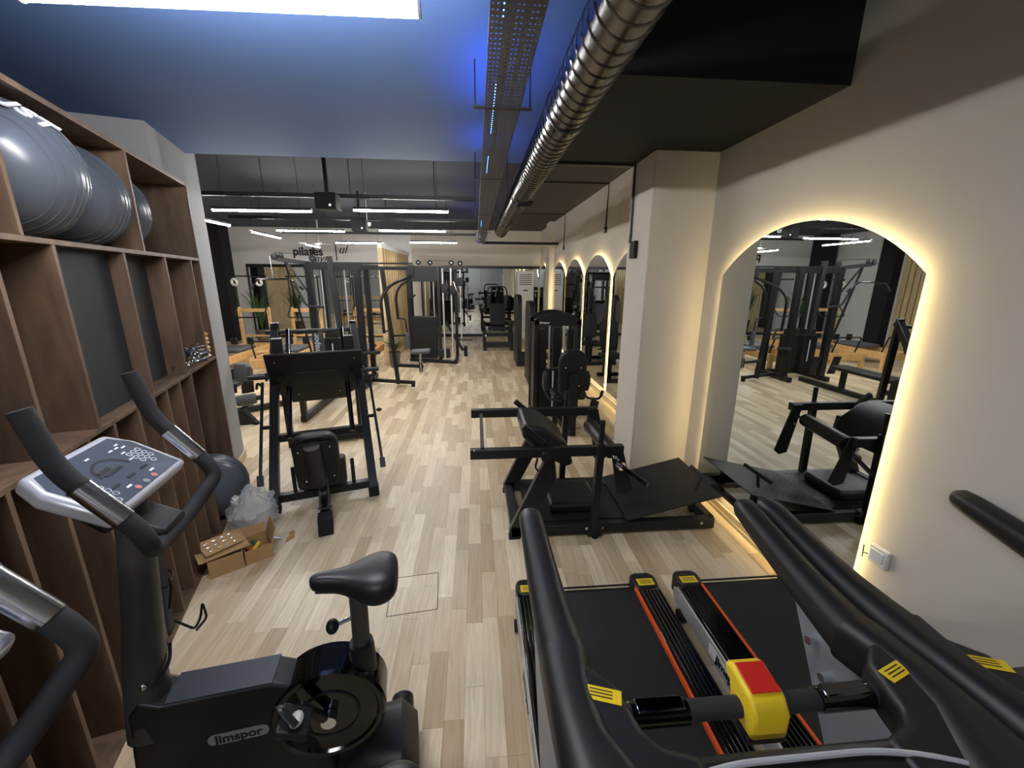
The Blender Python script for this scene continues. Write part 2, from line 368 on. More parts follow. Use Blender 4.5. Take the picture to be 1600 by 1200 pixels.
tube_lamp((-4.30, 11.42), (-4.36, 12.62), 'farthest slanting tube lamp by the ceiling fan')
def strut(y, x0, x1, label):
    t = thing('ceiling_rail', label, 'rail', (0, y, 3.03), 0, 'black rails above the lamps')
    B().b2(x0, x1, -.03, -.022, -.02, .03).b2(x0, x1, .022, .03, -.02, .03).b2(x0, x1, -.03, .03, -.02, -.014).build('channel', 'metal', t)
    for k in range(4):
        xx = x0 + (x1 - x0) * (k + .5) / 4; B().cyl((xx, 0, .0), (xx, 0, ZH - 3.03), .005, 6).build('threaded_rod', 'metal', t)
strut(6.1, -4.4, .02, 'black ceiling rail behind the first lamp row')
strut(8.35, -4.4, .02, 'black ceiling rail behind the second lamp row')
strut(10.95, -4.6, .02, 'black ceiling rail behind the third lamp row')
tag(B().b2(.18, XF, 11.2, 11.32, 2.84, 2.90).build('ceiling_rail', 'metal'), 'black crossing rail from the tray end to the mirror wall', 'rail')
# speaker boxes
def speaker(c, label):
    t = thing('ceiling_speaker', label, 'speaker', c, 0, 'ceiling speakers')
    B().box((0, 0, 0), (.26, .22, .20)).build('cabinet', 'metal2', t, bev=.012)
    B().box((0, -.112, 0), (.22, .006, .16)).build('grille', 'plate', t)
    B().ell((.06, -.118, -.05), (.012, .006, .012), 10, 6).build('indicator', 'dot', t)
    B().b2(-.02, .02, -.02, .02, .1, ZH - c[2]).build('bracket', 'metal', t)
speaker((-1.86, 5.85, 2.92), 'black speaker box between the two front row lamps')
speaker((-2.08, 8.2, 2.90), 'black speaker box between the two second row lamps')
t = thing('smoke_detector', 'round white smoke detector on the ceiling rail', 'detector', (-1.97, 8.3, 2.95))
B().lathe([(.0, -.05), (.05, -.045), (.065, -.01), (.065, .02), (0, .02)]).build('body', 'white', t); B().cyl((0, 0, .02), (0, 0, ZH - 2.95), .008, 8).build('stem', 'white', t)
fan = thing('ceiling_fan', 'small white ceiling fan near the pilates lettering', 'fan', (-4.15, 12.0, 2.86))
B().lathe([(0, -.07), (.07, -.05), (.09, 0), (.05, .04), (.02, .05), (.02, ZH - 2.86), (0, ZH - 2.86)]).build('motor', 'white', fan)
for k in range(4):
    a = .4 + k * PI / 2; B().bar((.08 * math.cos(a), .08 * math.sin(a), -.01), (.5 * math.cos(a), .5 * math.sin(a), -.01), .1, .008).build('blade', 'white', fan, bev=.003)
# perforated cable tray
TX0, TX1, TZ, TY0, TY1 = .062, .245, 2.85, -1.6, 11.2
tr = thing('cable_tray', 'long grey perforated cable tray lit blue from above', 'cable tray', (0, 0, 0))
def perf(b, n, x_of, y0, y1, pitch=.034):
    rows = int((y1 - y0) / pitch)
    for i in range(rows):
        ya = y0 + i * pitch
        for j in range(n):
            u0, u1 = j / n, (j + 1) / n; yb = ya + pitch
            if (j % 4 == 3): b.add([x_of(u0, ya), x_of(u1, ya), x_of(u1, yb), x_of(u0, yb)], [(0, 1, 2, 3)]); continue
            h0, h1 = u0 + (u1 - u0) * .27, u0 + (u1 - u0) * .73; yc, yd = ya + pitch * .38, ya + pitch * .62
            o_ = [x_of(u0, ya), x_of(u1, ya), x_of(u1, yb), x_of(u0, yb)]; i_ = [x_of(h0, yc), x_of(h1, yc), x_of(h1, yd), x_of(h0, yd)]
            b.add(o_ + i_, [(0, 1, 5, 4), (1, 2, 6, 5), (2, 3, 7, 6), (3, 0, 4, 7)])
b = B(); perf(b, 11, lambda u, y: (TX0 + (TX1 - TX0) * u, y, TZ), TY0, TY1); b.build('perforated_base', 'tray', tr, smooth=False)
for nm, xx in (('side_wall', TX0), ('side_wall', TX1)): B().b2(xx - .001, xx + .001, TY0, TY1, TZ, TZ + .05).build(nm, 'tray', tr)
k = 0
for y in (0.2, 2.4, 4.0, 6.2, 8.6, 10.6):
    o = B().b2(TX0 - .06, TX1 + .06, y, y + .03, TZ - .006, TZ + .0).build('support_bracket', 'metal', tr)
    for xx in (TX0 - .05, TX1 + .05): B().cyl((xx, y + .015, TZ), (xx, y + .015, ZL if y < 4.3 else ZH), .004, 6).build('threaded_rod', 'metal', tr)
for i, (y0, y1) in enumerate(((.3, 1.7), (2.2, 2.9), (3.4, 3.9), (4.7, 5.6), (7.0, 7.8), (9.3, 9.9), (10.6, 10.9))):
    tag(B().b2(TX0 + .046, TX0 + .072, y0, y1, TZ + .022, TZ + .027).build('blue_light_strip', 'blue'),
        'blue LED strip lying in the cable tray, ' + ('nearest', 'second', 'third', 'fourth', 'fifth', 'sixth', 'farthest')[i] + ' of seven', 'light strip', 'blue LED strips')
# cables in tray
tag(B().tube([(.12, -1.5, 2.87), (.14, 2, 2.868), (.11, 5, 2.868), (.15, 11, 2.868)], .012, 8).build('cable', 'metal'), 'black cable running along inside the grey tray', 'cable')
# spiral duct
du = thing('spiral_duct', 'long shiny spiral ventilation duct under the ceiling', 'duct', (.52, 0, 2.9))
rings = []; n = 28; DR = .118
y = -1.5
while y < 8.6:
    for dy, rr in ((0, DR), (.072, DR), (.076, DR + .005), (.084, DR + .005), (.088, DR)):
        rings.append([V((rr * math.cos(2 * PI * k / n), y + dy + .09 * k / n, rr * math.sin(2 * PI * k / n))) for k in range(n)])
    y += .09
# helical ridges: the seam step of one pitch closes between first and last column
vs = [p for r in rings for p in r]; fs = []
for i in range(len(rings) - 1):
    for j in range(n):
        k2 = (j + 1) % n; i2 = i + (5 if j == n - 1 else 0)
        if i2 + 1 < len(rings): fs.append((i * n + j, i2 * n + k2, (i2 + 1) * n + k2, (i + 1) * n + j))
B().add(vs, fs).build('duct_skin', 'galv', du)
B().torus((0, 8.62, 0), DR, .008, (0, 1, 0), 28).build('end_ring', 'galv', du)
for y in (2.55, 4.95, 7.0):
    B().lathe([(DR + .004, -.03), (DR + .012, -.026), (DR + .012, .026), (DR + .004, .03)], (0, y, 0), (0, 1, 0), 28).build('coupling', 'dchrome', du)
    B().cyl((0, y, DR), (0, y, (ZL if y < 4.3 else ZH) - 2.9), .004, 6).build('hanger_rod', 'metal', du)
gr = B()
for k in range(9): gr.box((.02 + .0, 4.75 + k * .022, -DR - .006), (.16, .006, .012))
gr.b2(-.07, .11, 4.72, 4.96, -DR - .004, -DR + .012).build('grille', 'slot', du)
# ================================================================== mirrors with warm backlight
def arch(y0, y1, z0, zs, zt, n=24):
    c, hw, h = (y0 + y1) / 2, (y1 - y0) / 2, zt - zs
    rr = (hw * hw + h * h) / (2 * h); a0 = math.asin(min(1, hw / rr))
    if h > hw * .95: return [(y0, z0), (y1, z0)] + [(c + hw * math.cos(PI * k / n), zs + h * math.sin(PI * k / n)) for k in range(n + 1)]
    return [(y0, z0), (y1, z0)] + [(c + rr * math.sin(a0 - 2 * a0 * k / n), zt - rr + rr * math.cos(a0 - 2 * a0 * k / n)) for k in range(n + 1)]
def arch_mirror(x, y0, y1, z0, zs, zt, label, gap=.045):
    t = thing('arched_mirror', label, 'mirror', (x, (y0 + y1) / 2, z0), 0, 'backlit arched mirrors'); c = (y0 + y1) / 2
    poly = [(p - c, q - z0) for p, q in arch(y0, y1, z0, zs, zt)]
    B().prism(poly, (-gap - .005, 0, 0), (0, 1, 0), (0, 0, 1), .005).build('glass', 'mirror', t, smooth=False)
    ins = [(p - c, q - z0) for p, q in arch(y0 + .075, y1 - .014, z0 + .03, zs, zt - .05)]
    B().tube([(-gap + .007, p, q) for p, q in ins + ins[:1]], .005, 6).build('light_strip', 'warm', t)
    inn = [(p - c, q - z0) for p, q in arch(y0 + .10, y1 - .06, z0 + .06, zs, zt - .08)]
    B().prism(inn, (-gap + .0005, 0, 0), (0, 1, 0), (0, 0, 1), gap - .001).build('backing', 'slot', t, smooth=False)
arch_mirror(XR, 1.806, 3.43, .194, 2.03, 2.355, 'large arched mirror with warm halo behind the treadmills')
for (a_, b_, nm) in ((4.80, 6.43, 'arched mirror half hidden behind the plain column'), (6.56, 8.16, 'arched mirror right behind the leg machine with logo'),
                 (8.30, 9.88, 'third arched mirror, between column and far pilaster'), (10.0, 11.56, 'narrow looking arched mirror just before the far pilaster'), (12.5, 14.0, 'farthest arched mirror, in the back corner')):
    arch_mirror(XF, a_, b_, .197, 2.02, 2.392, nm)
# back wall mirrors
def wall_mirror(x0, x1, z0, z1, panes, label):
    t = thing('wall_mirror', label, 'mirror', (0, YF, 0)); pw = (x1 - x0) / panes
    for i in range(panes): B().b2(x0 + i * pw + .002, x0 + (i + 1) * pw - .002, -.022, -.012, z0, z1).build('pane', 'mirror', t, smooth=False)
    for z in (z0, z1): B().b2(x0 - .04, x1 + .04, -.04, 0, z - .045, z + .045).build('frame_rail', 'metal', t)
    for xx in (x0 - .02, x1 + .02): B().b2(xx - .02, xx + .02, -.04, 0, z0, z1).build('frame_post', 'metal', t)
wall_mirror(-1.75, 2.1, .09, 2.33, 4, 'long black framed mirror on the far end wall')
wall_mirror(-7.15, -2.3, .09, 2.33, 5, 'black framed mirror behind the pilates reformers')
# ================================================================== wall fittings
def cable_drop(pts, label, box):
    t = thing('wall_cable', label, 'cable', pts[0])
    o = V(pts[0]); B().tube([V(p) - o for p in pts], .011, 8).build('conduit', 'metal', t)
    e = V(pts[-1]) - o; B().box((e.x, e.y, e.z - .03), box).build('junction_box', 'metal', t, bev=.004)
    B().box((e.x - box[0] / 2 - .004, e.y, e.z - .03), (.008, .03, .03)).build('socket_face', 'white', t)
cable_drop([(.7, 7.05, ZH - .012), (XF - .013, 7.05, ZH - .012), (XF - .013, 7.1, 2.8)], 'black conduit ending in a socket above the arched mirrors, nearer one', (.04, .09, .08))
cable_drop([(.7, 10.4, ZH - .012), (XF - .013, 10.4, ZH - .012), (XF - .013, 10.45, 2.74)], 'farther thin black conduit with small socket on mirror wall', (.04, .09, .08))
t = thing('wall_cable', 'thick black conduit down the column to a black box', 'cable', (1.548, 4.22, 2.19))
B().tube([(-.9, .0, .856), (-.012, 0, .856), (-.012, 0, .15)], .014, 8).build('conduit', 'metal', t)
B().prism([(-.03, .16), (.03, .16), (.03, -.0), (-.09, 0), (-.05, .09)], (-.002, -.06, .0), (-1, 0, 0), (0, 0, 1), -.13).build('wedge_box', 'rubber', t, bev=.006)
tag(B().b2(.66, 1.56, 4.325, 4.37, ZL - .0, ZL + .1).build('ceiling_rail', 'metal'), 'black conduit rail along the back edge of the soffit', 'rail')
t = thing('wall_socket', 'white wall socket with frame beside the near mirror', 'socket', (XR, 1.72, .58))
B().box((-.014, 0, 0), (.028, .10, .10)).build('frame', 'white', t, bev=.006); B().box((-.031, 0, .002), (.008, .072, .06)).build('rocker', 'white', t, bev=.003)
B().tube([(-.02, .05, -.02), (-.03, .075, -.03), (-.02, .085, .02), (-.02, .08, -.06)], .003, 6, .02).build('lead', 'metal', t)
t = thing('wall_socket', 'small dark edged socket low on the wall by the hip thrust bench', 'socket', (XR, 3.15, .17))
B().box((-.008, 0, 0), (.016, .085, .085)).build('frame', 'grey', t, bev=.004); B().cyl((-.012, 0, 0), (-.018, 0, 0), .025, 16).build('insert', 'slot', t)
# lettering on the pilates wall
lt = thing('wall_lettering', 'black pilates lettering with script words on the far wall', 'lettering', (-4.95, YF - .012, 2.7))
text('pilates', 'word', 'text', lt, (-.32, 0, .06), (1, 0, 0), (0, 0, 1), .36, .008, off=.008)
text('ul', 'script_word', 'text', lt, (.74, 0, .13), (1, 0, 0), (0, 0, 1), .36, .008, shear=.35)
text('ayn', 'script_word', 'text', lt, (.08, 0, -.14), (1, 0, 0), (0, 0, 1), .32, .008, shear=.35)
B().tube([(-.25, 0, -.18), (-.17, 0, .05), (-.10, 0, .22), (-.13, 0, .24), (-.19, 0, .1), (-.22, 0, -.1), (-.14, 0, -.16)], .014, 6, .06).build('flourish', 'text', lt)
B().tube([(.50, 0, .34), (.54, 0, .3), (.55, 0, -.2)], .016, 6, .05).build('flourish', 'text', lt)
# ================================================================== walnut shelving
sh = thing('shelf_unit', 'tall walnut open shelving along the left wall', 'shelf', P0, 0)
sh.rotation_euler = (0, 0, math.atan2(SD.y, SD.x))          # local x runs along the unit away from the camera, local -y faces the room
DEP, ZT, Z1, Z2 = .55, 2.70, 2.14, 1.335
S0, S1 = -3.0, 1.11
def sbd(x0, x1, z0, z1, name, y0=0.0, y1=DEP, m='walnut'):
    o = B().b2(x0, x1, y0, y1, z0, z1).build(name, m, sh, bev=.0015); return o
sbd(S0, S1, ZT - .025, ZT, 'top_board'); sbd(S0, S1, Z1 - .022, Z1, 'shelf_board'); sbd(S0, S1, Z2 - .022, Z2, 'shelf_board'); sbd(S0, S1, .0, .022, 'base_board')
sbd(S1, S1 + .02, 0, ZT, 'side_panel')
sbd(S0, S1, 0, ZT, 'back_panel', DEP, DEP + .012, 'back')
for s_ in (-2.0, -.945, .098): sbd(s_ - .011, s_ + .011, Z1, ZT - .025, 'divider')
for s_ in (-2.3, -1.7, -1.115, -.775, -.176, .395, .91): sbd(s_ - .011, s_ + .011, Z2, Z1 - .022, 'divider')
for s_ in (-2.55, -2.3, -2.07, -1.83, -1.60, -1.357, -1.12, -.88, -.655, -.40, -.19, 0.0, .22, .462): sbd(s_ - .011, s_ + .011, .022, Z2 - .022, 'divider')
for a_, b_, y_, z0, z1 in ((-.775, -.176, .07, Z2, Z1 - .022), (-.176, .395, .11, Z2, Z1 - .022), (-.655, -.40, .16, .022, Z2 - .022), (-.40, -.19, .10, .022, Z2 - .022)):
    sbd(a_ + .011, b_ - .011, z0, z1, 'inset_panel', y_, y_ + .012, 'back')
def gym_ball(s_, off, z, r, label, mark=False):
    p = sp(s_, off, z); t = thing('gym_ball', label, 'exercise ball', p, math.atan2(SD.y, SD.x), 'grey gym balls')
    prof = [(r * math.sin(PI * k / 40), -r * math.cos(PI * k / 40)) for k in range(41)]
    B().lathe(prof, (0, 0, r), (1, .15, .12), 40).build('ball_skin', 'ball', t)
    c = V((0, 0, r)); ax = V((1, .15, .12)).normalized()
    B().cyl(c + ax * (r - .002), c + ax * (r + .004), .012, 12).build('plug', 'slot', t)
    for k in range(11):
        q = -.62 + k * .124; B().torus(c + ax * (r * q), r * math.sqrt(1 - q * q) + .0005, .0022, ax, 64, 6).build('ridge', 'ball', t)
    if mark:
        n_ = V((-.25, -.60, .66)).normalized(); ex = V((.40, -.55, -.62)); ex = (ex - n_ * ex.dot(n_)).normalized(); ey = n_.cross(ex)
        text('JST', 'logo_print', 'tex_w', t, c + n_ * (r + .0015), ex, ey, .10, .003, shear=.2, off=.003)
gym_ball(-.675, -.155, Z1, .263, 'front grey gym ball with white lettering on top shelf', True)
gym_ball(-.162, -.19, Z1, .248, 'middle grey gym ball on top shelf')
gym_ball(.385, -.29, Z1, .255, 'hindmost grey gym ball on top shelf, mostly hidden')
gym_ball(.77, -.10, .022, .268, 'grey gym ball on the bottom shelf behind the plastic bag')
# bar collars, wooden knobs
def collar(s_, off, z, rz, tilt, label, group):
    t = thing('bar_collar', label, 'collar', sp(s_, off, z), rz, group); t.rotation_euler = (tilt, 0, rz); t.scale = (1.25,) * 3
    B().torus((0, 0, .022), .024, .0045, (1, 0, .2), 14, 6).build('ring', 'chrome', t)
    B().torus((.012, 0, .022), .024, .0045, (1, 0, -.1), 14, 6).build('ring', 'chrome', t)
    for k in (-1, 1): B().tube([(.006, .02 * k, .032), (.03, .035 * k, .05), (.075, .04 * k, .055)], .005, 6, .02).build('handle', 'chrome', t)
for i in range(22):
    collar(.80 + random.uniform(-.14, .10), -.085 + random.uniform(-.07, .05), Z2 + .002 + random.random() * .075, random.random() * 6, random.uniform(-.8, .8), 'chrome spring collar in the heap on the middle shelf', 'collar heap')
for i in range(4): collar(.47 + i * .06, -.06 + random.uniform(-.03, .03), Z2, random.random() * 6, .3, 'chrome spring collar lying apart from the heap', 'loose collars')
for i in range(3):
    tag(B().lathe([(.0, 0), (.045, 0), (.06, .014), (.05, .03), (.03, .036), (.05, .042), (.06, .058), (.042, .07), (0, .07)], sp(1.03, -.065 - .0 * i, Z2 + .001 + i * .071), n=16).build('wooden_knob', 'pine'),
        ('lowest', 'middle', 'top')[i] + ' of three stacked wooden knobs at the shelf end', 'wooden knob', 'stacked wooden knobs')
t = thing('exercise_mat', 'dark folded mat standing in a lower shelf slot behind the bike post', 'mat', sp(-.53, -.04, .024), math.atan2(SD.y, SD.x))
B().box((.0, .04, .34), (.10, .15, .68), ry=.10).build('mat_body', 'back', t, bev=.02)
B().tube([(-.04, -.03, .30), (-.05, -.06, .30), (.05, -.06, .32), (.07, -.03, .33)], .006, 6, .02).build('strap', 'metal', t)
# ================================================================== cardboard, bag
def open_box(name, label, c, dx, dy, dz, rz, flaps, cat='box'):
    t = thing(name, label, cat, c, rz); e = .004
    B().b2(-dx / 2, dx / 2, -dy / 2, dy / 2, 0, e).build('bottom', 'card', t)
    for x in (-1, 1): B().box((x * dx / 2, 0, dz / 2), (e, dy, dz)).build('side', 'card', t)
    for y in (-1, 1): B().box((0, y * dy / 2, dz / 2), (dx, e, dz)).build('side', 'card', t)
    for (k, ang, ln) in flaps:
        if k == 'y-': B().box((0, -dy / 2 - math.cos(ang) * ln / 2, dz + math.sin(ang) * ln / 2), (dx, ln, e), rx=-ang).build('flap', 'card', t)
        if k == 'y+': B().box((0, dy / 2 + math.cos(ang) * ln / 2, dz + math.sin(ang) * ln / 2), (dx, ln, e), rx=ang).build('flap', 'card', t)
        if k == 'x+': B().box((dx / 2 + math.cos(ang) * ln / 2, 0, dz + math.sin(ang) * ln / 2), (ln, dy, e), ry=-ang).build('flap', 'card', t)
        if k == 'x-': B().box((-dx / 2 - math.cos(ang) * ln / 2, 0, dz + math.sin(ang) * ln / 2), (ln, dy, e), ry=ang).build('flap', 'card', t)
    return t
BR = math.atan2(.103, .143)
open_box('cardboard_box', 'small cardboard box holding flattened card, against the shelving', (-1.81, 2.70, 0), .20, .22, .13, BR, [])
open_box('cardboard_box', 'open cardboard box with coloured toys, in front of the bag', (-1.645, 2.81, 0), .17, .20, .11, BR, [('x+', 1.25, .12), ('y+', 1.2, .07)])
t = thing('card_sheet', 'flattened cardboard sheet lying across the closed box', 'cardboard', (-1.835, 2.72, .145), BR + .1)
B().box((0, 0, 0), (.30, .24, .006), rx=.10).build('sheet', 'card', t)
t2 = thing('card_sheet', 'smaller cardboard sheet with blister strips on top of pile', 'cardboard', (-1.835, 2.73, .163), BR + .25)
B().box((0, 0, 0), (.24, .17, .005), rx=.10).build('sheet', 'card', t2)
for i in range(4):
    for j in range(3): B().ell((-.08 + .05 * i, -.05 + .05 * j, .006 + (.05 * j - .05) * .1), (.015, .008, .004), 8, 4).build('blister', 'chrome', t2)
for i, (m_, nm, p) in enumerate((('tred', 'red', (-1.675, 2.765, .062)), ('tyel', 'yellow', (-1.635, 2.79, .078)), ('tgreen', 'green', (-1.66, 2.83, .065)))):
    t = thing('jump_rope_handle', 'small ' + nm + ' handle inside the open cardboard box', 'handle', p, i * 1.1)
    B().lathe([(0, -.04), (.014, -.036), (.016, 0), (.012, .03), (.018, .036), (0, .042)], (0, 0, 0), (1, .3, .4), 12).build('grip', m_, t)
    B().tube([(-.04, -.01, -.01), (-.07, .01, .0), (-.05, .04, .01)], .004, 6, .02).build('cord', 'metal', t)
from mathutils import noise as NZ
bg = thing('plastic_bag', 'crumpled clear plastic bag heaped behind the cardboard boxes', 'bag', (-1.80, 3.10, 0), .2)
b = B(); n, m_ = 44, 26; rings = []
for i in range(m_ + 1):
    th = PI * i / m_ * .94 + .0; row = []
    for k in range(n):
        ph = 2 * PI * k / n; d = V((math.sin(th) * math.cos(ph), math.sin(th) * math.sin(ph), math.cos(th)))
        q = 1 + .50 * (abs(NZ.noise(d * 2.2 + V((3, 1, 7)))) - .25) + .12 * (abs(NZ.noise(d * 5.0)) - .2)
        row.append(V((d.x * .17 * q, d.y * .17 * q, max(.003, .17 + d.z * .20 * q))))
    rings.append(row)
b.loft(rings).build('film', 'bag', bg)
b = B(); 
for k in range(3):
    r0 = []; 
    for i in range(9):
        a = .5 + k * 2 + i * .22; q = .13 + .03 * math.sin(i * 2.1 + k); z_ = .06 + .05 * i / 9 + .02 * math.sin(i * 3)
        r0.append((V((q * math.cos(a), q * math.sin(a), .02 + .02 * k)), V((q * .9 * math.cos(a), q * .9 * math.sin(a), z_ + .12))))
    b.loft([[p[0] for p in r0], [(p[0] + p[1]) / 2 + V((.012, -.01, 0)) for p in r0], [p[1] for p in r0]], cap=False, close=False)
b.build('inner_fold', 'bag', bg)
t = thing('torn_card', 'torn cardboard and film scraps beside the open box', 'cardboard', (-1.50, 2.93, 0), .3)
for i, (x, y, a, r_) in enumerate(((0, 0, .5, .3), (.05, .04, 1.3, .5), (-.03, .06, 2.2, .6))):
    B().prism([(0, 0), (.07, .01), (.09, .035), (.05, .05), (.02, .03)], (x, y, .004), (math.cos(a), math.sin(a), .15 * r_), (-math.sin(a), math.cos(a), .5 * r_), .003).build('scrap', 'card' if i < 2 else 'bag', t)
# ================================================================== exercise bike
BA = math.atan2(.156, .988)
def ring_sec(c, ex, ey, w_, h_, r, n=4): return [V(c) + V(ex) * p + V(ey) * q for p, q in rrect(w_, h_, r, n)]
def make_bike(label, loc):
    t = thing('exercise_bike', label, 'exercise bike', loc, BA, 'exercise bikes')
    # local x: towards the rear (saddle), origin under the saddle line of travel; s = distance along the axis
    X = (1, 0, 0); Y = (0, 1, 0); Z = (0, 0, 1)
    # housing: long low shroud, side profile extruded and bevelled
    prof = [(-1.16, .10), (-1.185, .40), (-1.165, .62), (-1.13, .672), (-1.07, .640), (-.74, .640), (-.66, .60), (-.60, .30), (-.55, .10)]
    h = B().prism(prof, (0, .062, 0), X, Z, .124).build('housing', 'plast', t, bev=.014, seg=3)
    B().prism([(-1.06, 0), (-.738, 0), (-.738, .005), (-1.06, .005)], (0, .058, .640), X, Z, .116).build('tread_pad', 'pad_grey', h, bev=.0015, label='satin grey step-through cover')
    # round crank cover
    d = B().lathe([(0, -.062), (.165, -.062), (.172, -.07), (.188, -.07), (.197, -.06), (.197, .06), (.188, .07), (.172, .07), (.165, .062), (0, .062)], (-.57, 0, .455), Y, 48).build('crank_cover', 'gloss', t)
    B().torus((-.57, -.063, .455), .10, .005, Y, 40, 6).build('trim_ring', 'metal', d); B().torus((-.57, .063, .455), .10, .005, Y, 40, 6).build('trim_ring', 'metal', d)
    # cranks and pedals
    for sgn, ang in ((-1, 2.15), (1, -1.0)):
        c0 = V((-.57, sgn * .085, .455)); e = c0 + V((math.cos(ang) * .15, sgn * .02, math.sin(ang) * .15))
        cr = B().bar(c0, e, .03, .02, Y).build('crank_arm', 'metal', t, bev=.004)
        B().cyl(c0 - V((0, .02 * sgn, 0)), c0 + V((0, .012 * sgn, 0)), .026, 16).build('crank_hub', 'chrome', cr)
        pd = B().box((e.x, e.y + sgn * .06, e.z), (.10, .10, .026), ry=.5 if sgn < 0 else -.4).build('pedal', 'plast', t, bev=.006)
        B().tube([(e.x - .05, e.y + sgn * .02, e.z + .02), (e.x - .04, e.y + sgn * .06, e.z + .085), (e.x + .02, e.y + sgn * .1, e.z + .03)], .012, 8, .04, sy=.3).build('strap', 'metal', pd)
        B().ell((e.x + .012, e.y + sgn * .07, e.z + .02), (.022, .03, .012), 12, 8).build('pedal_reflector', 'lgrey', pd)
    B().prism(rrect(.19, .045, .022), (-.865, -.0622, .455), X, Z, .003).build('logo_plate', 'logo', h)
    text('Jimspor', 'logo_text', 'text', h, (-.865, -.0657, .455), X, Z, .048, .0008, off=.0012)
    # seat post, collar, knob, saddle
    B().lathe([(.048, .56), (.046, .66), (.042, .69), (0, .69)], (-.45, 0, 0), n=24).build('post_collar', 'plast', t)
    B().cyl((-.45, 0, .56), (-.445, 0, .93), .031, 20).build('seat_post', 'post_grey', t)
    kb = B().cyl((-.475, -.0, .80), (-.52, -.02, .80), .008, 10).build('adjuster_pin', 'chrome', t)
    B().ell((-.535, -.025, .80), (.022, .026, .026), 16, 10).build('knob', 'plast', kb)
    secs = []
    for s_, wd, zt, zb in ((-.597, .012, .985, .965), (-.59, .045, .998, .945), (-.56, .058, 1.003, .935), (-.52, .066, 1.002, .928), (-.475, .10, 1.0, .92), (-.44, .155, 1.004, .90), (-.40, .205, 1.012, .89), (-.36, .222, 1.016, .89), (-.325, .20, 1.010, .90), (-.305, .15, 1.0, .92), (-.30, .06, .985, .945)):
        ring = []
        for k in range(24):
            a = 2 * PI * k / 24; ca, sa = math.cos(a), math.sin(a)
            yy = wd / 2 * abs(ca) ** .75 * (1 if ca > 0 else -1); zz = (zt + zb) / 2 + (zt - zb) / 2 * abs(sa) ** .7 * (1 if sa > 0 else -1)
            ring.append(V((s_, yy, zz)))
        secs.append(ring)
    sd = B().loft(secs).build('saddle', 'vinyl', t)
    sb = sd.modifiers.new('sub', 'SUBSURF'); sb.levels = 1; sb.render_levels = 1
    B().tube([(-.58, 0, .94), (-.45, 0, .915), (-.36, .03, .93)], .012, 8).build('saddle_rail', 'metal', sd)
    # front post
    B().loft([ring_sec((-1.14, 0, .50), X, Y, .13, .13, .05), ring_sec((-1.125, 0, .72), X, Y, .115, .11, .05), ring_sec((-1.09, 0, .95), X, Y, .10, .10, .045), ring_sec((-1.055, 0, 1.25), X, Y, .085, .09, .04), ring_sec((-1.05, 0, 1.36), X, Y, .08, .09, .04)]).build('front_post', 'post_grey', t)
    jb = B().tube([(-1.075, -.062, .72), (-1.05, 0, .745), (-1.075, .062, .77)], .006, 6, .04).build('joint_seam', 'metal', t)
    for y in (-1, 1): B().ell((-1.10, .062 * y, .73), (.012, .006, .012), 10, 6).build('bolt', 'chrome', jb)
    wr = B().tube([(-1.045, .05, .92), (-1.03, .06, 1.0), (-1.04, .07, 1.02)], .004, 6, .02).tube([(-1.045, .06, .86), (-1.0, .075, .80), (-.985, .09, .83), (-.975, .10, .885), (-.97, .10, .82), (-1.0, .08, .79)], .004, 6, .015).build('bottle_holder', 'metal', t)
    # handlebar (one U shaped bar, foam covered) + chrome pulse grips
    half = [(-1.09, 1.70), (-1.055, 1.545), (-.925, 1.37), (-.905, 1.32), (-.957, 1.235)]
    pts = [(s_, -.20 if i < 3 else (-.20 if i == 3 else -.10), z) for i, (s_, z) in enumerate(half)]
    pts = pts + [(s_, -y, z) for s_, y, z in reversed(pts)]
    B().tube(pts, .0235, 14, .055).build('handlebar', 'foam', t)
    for sg in (-1, 1):
        p, q = V((-1.018, sg * .20, 1.495)), V((-.945, sg * .20, 1.397))
        B().cyl(p, q, .0262, 16).build('pulse_grip', 'chrome', t)
        B().cyl(p - (q - p).normalized() * .006, p, .0275, 16).build('grip_collar', 'plast', t)
    B().bar((-1.05, 0, 1.30), (-.95, 0, 1.245), .12, .05).build('bar_clamp', 'plast', t, bev=.012)
    # console
    e = V((-.972, 0, 1.394)); f = V((-1.137, 0, 1.494)); ey = (f - e).normalized(); cx = (e + f) / 2; nn = ey.cross(V(Y)) * -1
    nn = V((ey.z * 1, 0, -ey.x)) if V((ey.z, 0, -ey.x)).z > 0 else V((-ey.z, 0, ey.x))
    Lh = (f - e).length
    cs = B().prism([(-.18, -Lh / 2), (.18, -Lh / 2), (.185, Lh / 2 - .03), (.15, Lh / 2 + .04), (-.15, Lh / 2 + .04), (-.185, Lh / 2 - .03)], cx - nn * .045, Y, ey, .045 if V(Y).cross(ey).dot(nn) > 0 else -.045).build('console', 'silver', t, bev=.014, seg=3)
    ex = V(Y) if V(Y).cross(ey).dot(nn) > 0 else -V(Y)
    def decal(poly, name, m_, lift=.0012): return B().prism(poly, cx + nn * lift * .2, ex, ey, lift).build(name, m_, cs, smooth=False)
    decal([(-.158, -Lh / 2 + .016), (.158, -Lh / 2 + .016), (.165, Lh / 2 - .03), (.135, Lh / 2 + .018), (-.135, Lh / 2 + .018), (-.165, Lh / 2 - .03)], 'face_panel', 'panel')
    def keys(ox, oy):
        for i in range(3):
            for j in range(4 if i == 1 else 3):
                c_ = cx + ex * (ox + (i - 1) * .021) + ey * (oy - j * .019) + nn * .002
                B().torus(c_, .0072, .0013, nn, 12, 4).build('key', 'print', cs)
    keys(.115, .03); keys(-.115, -.005)
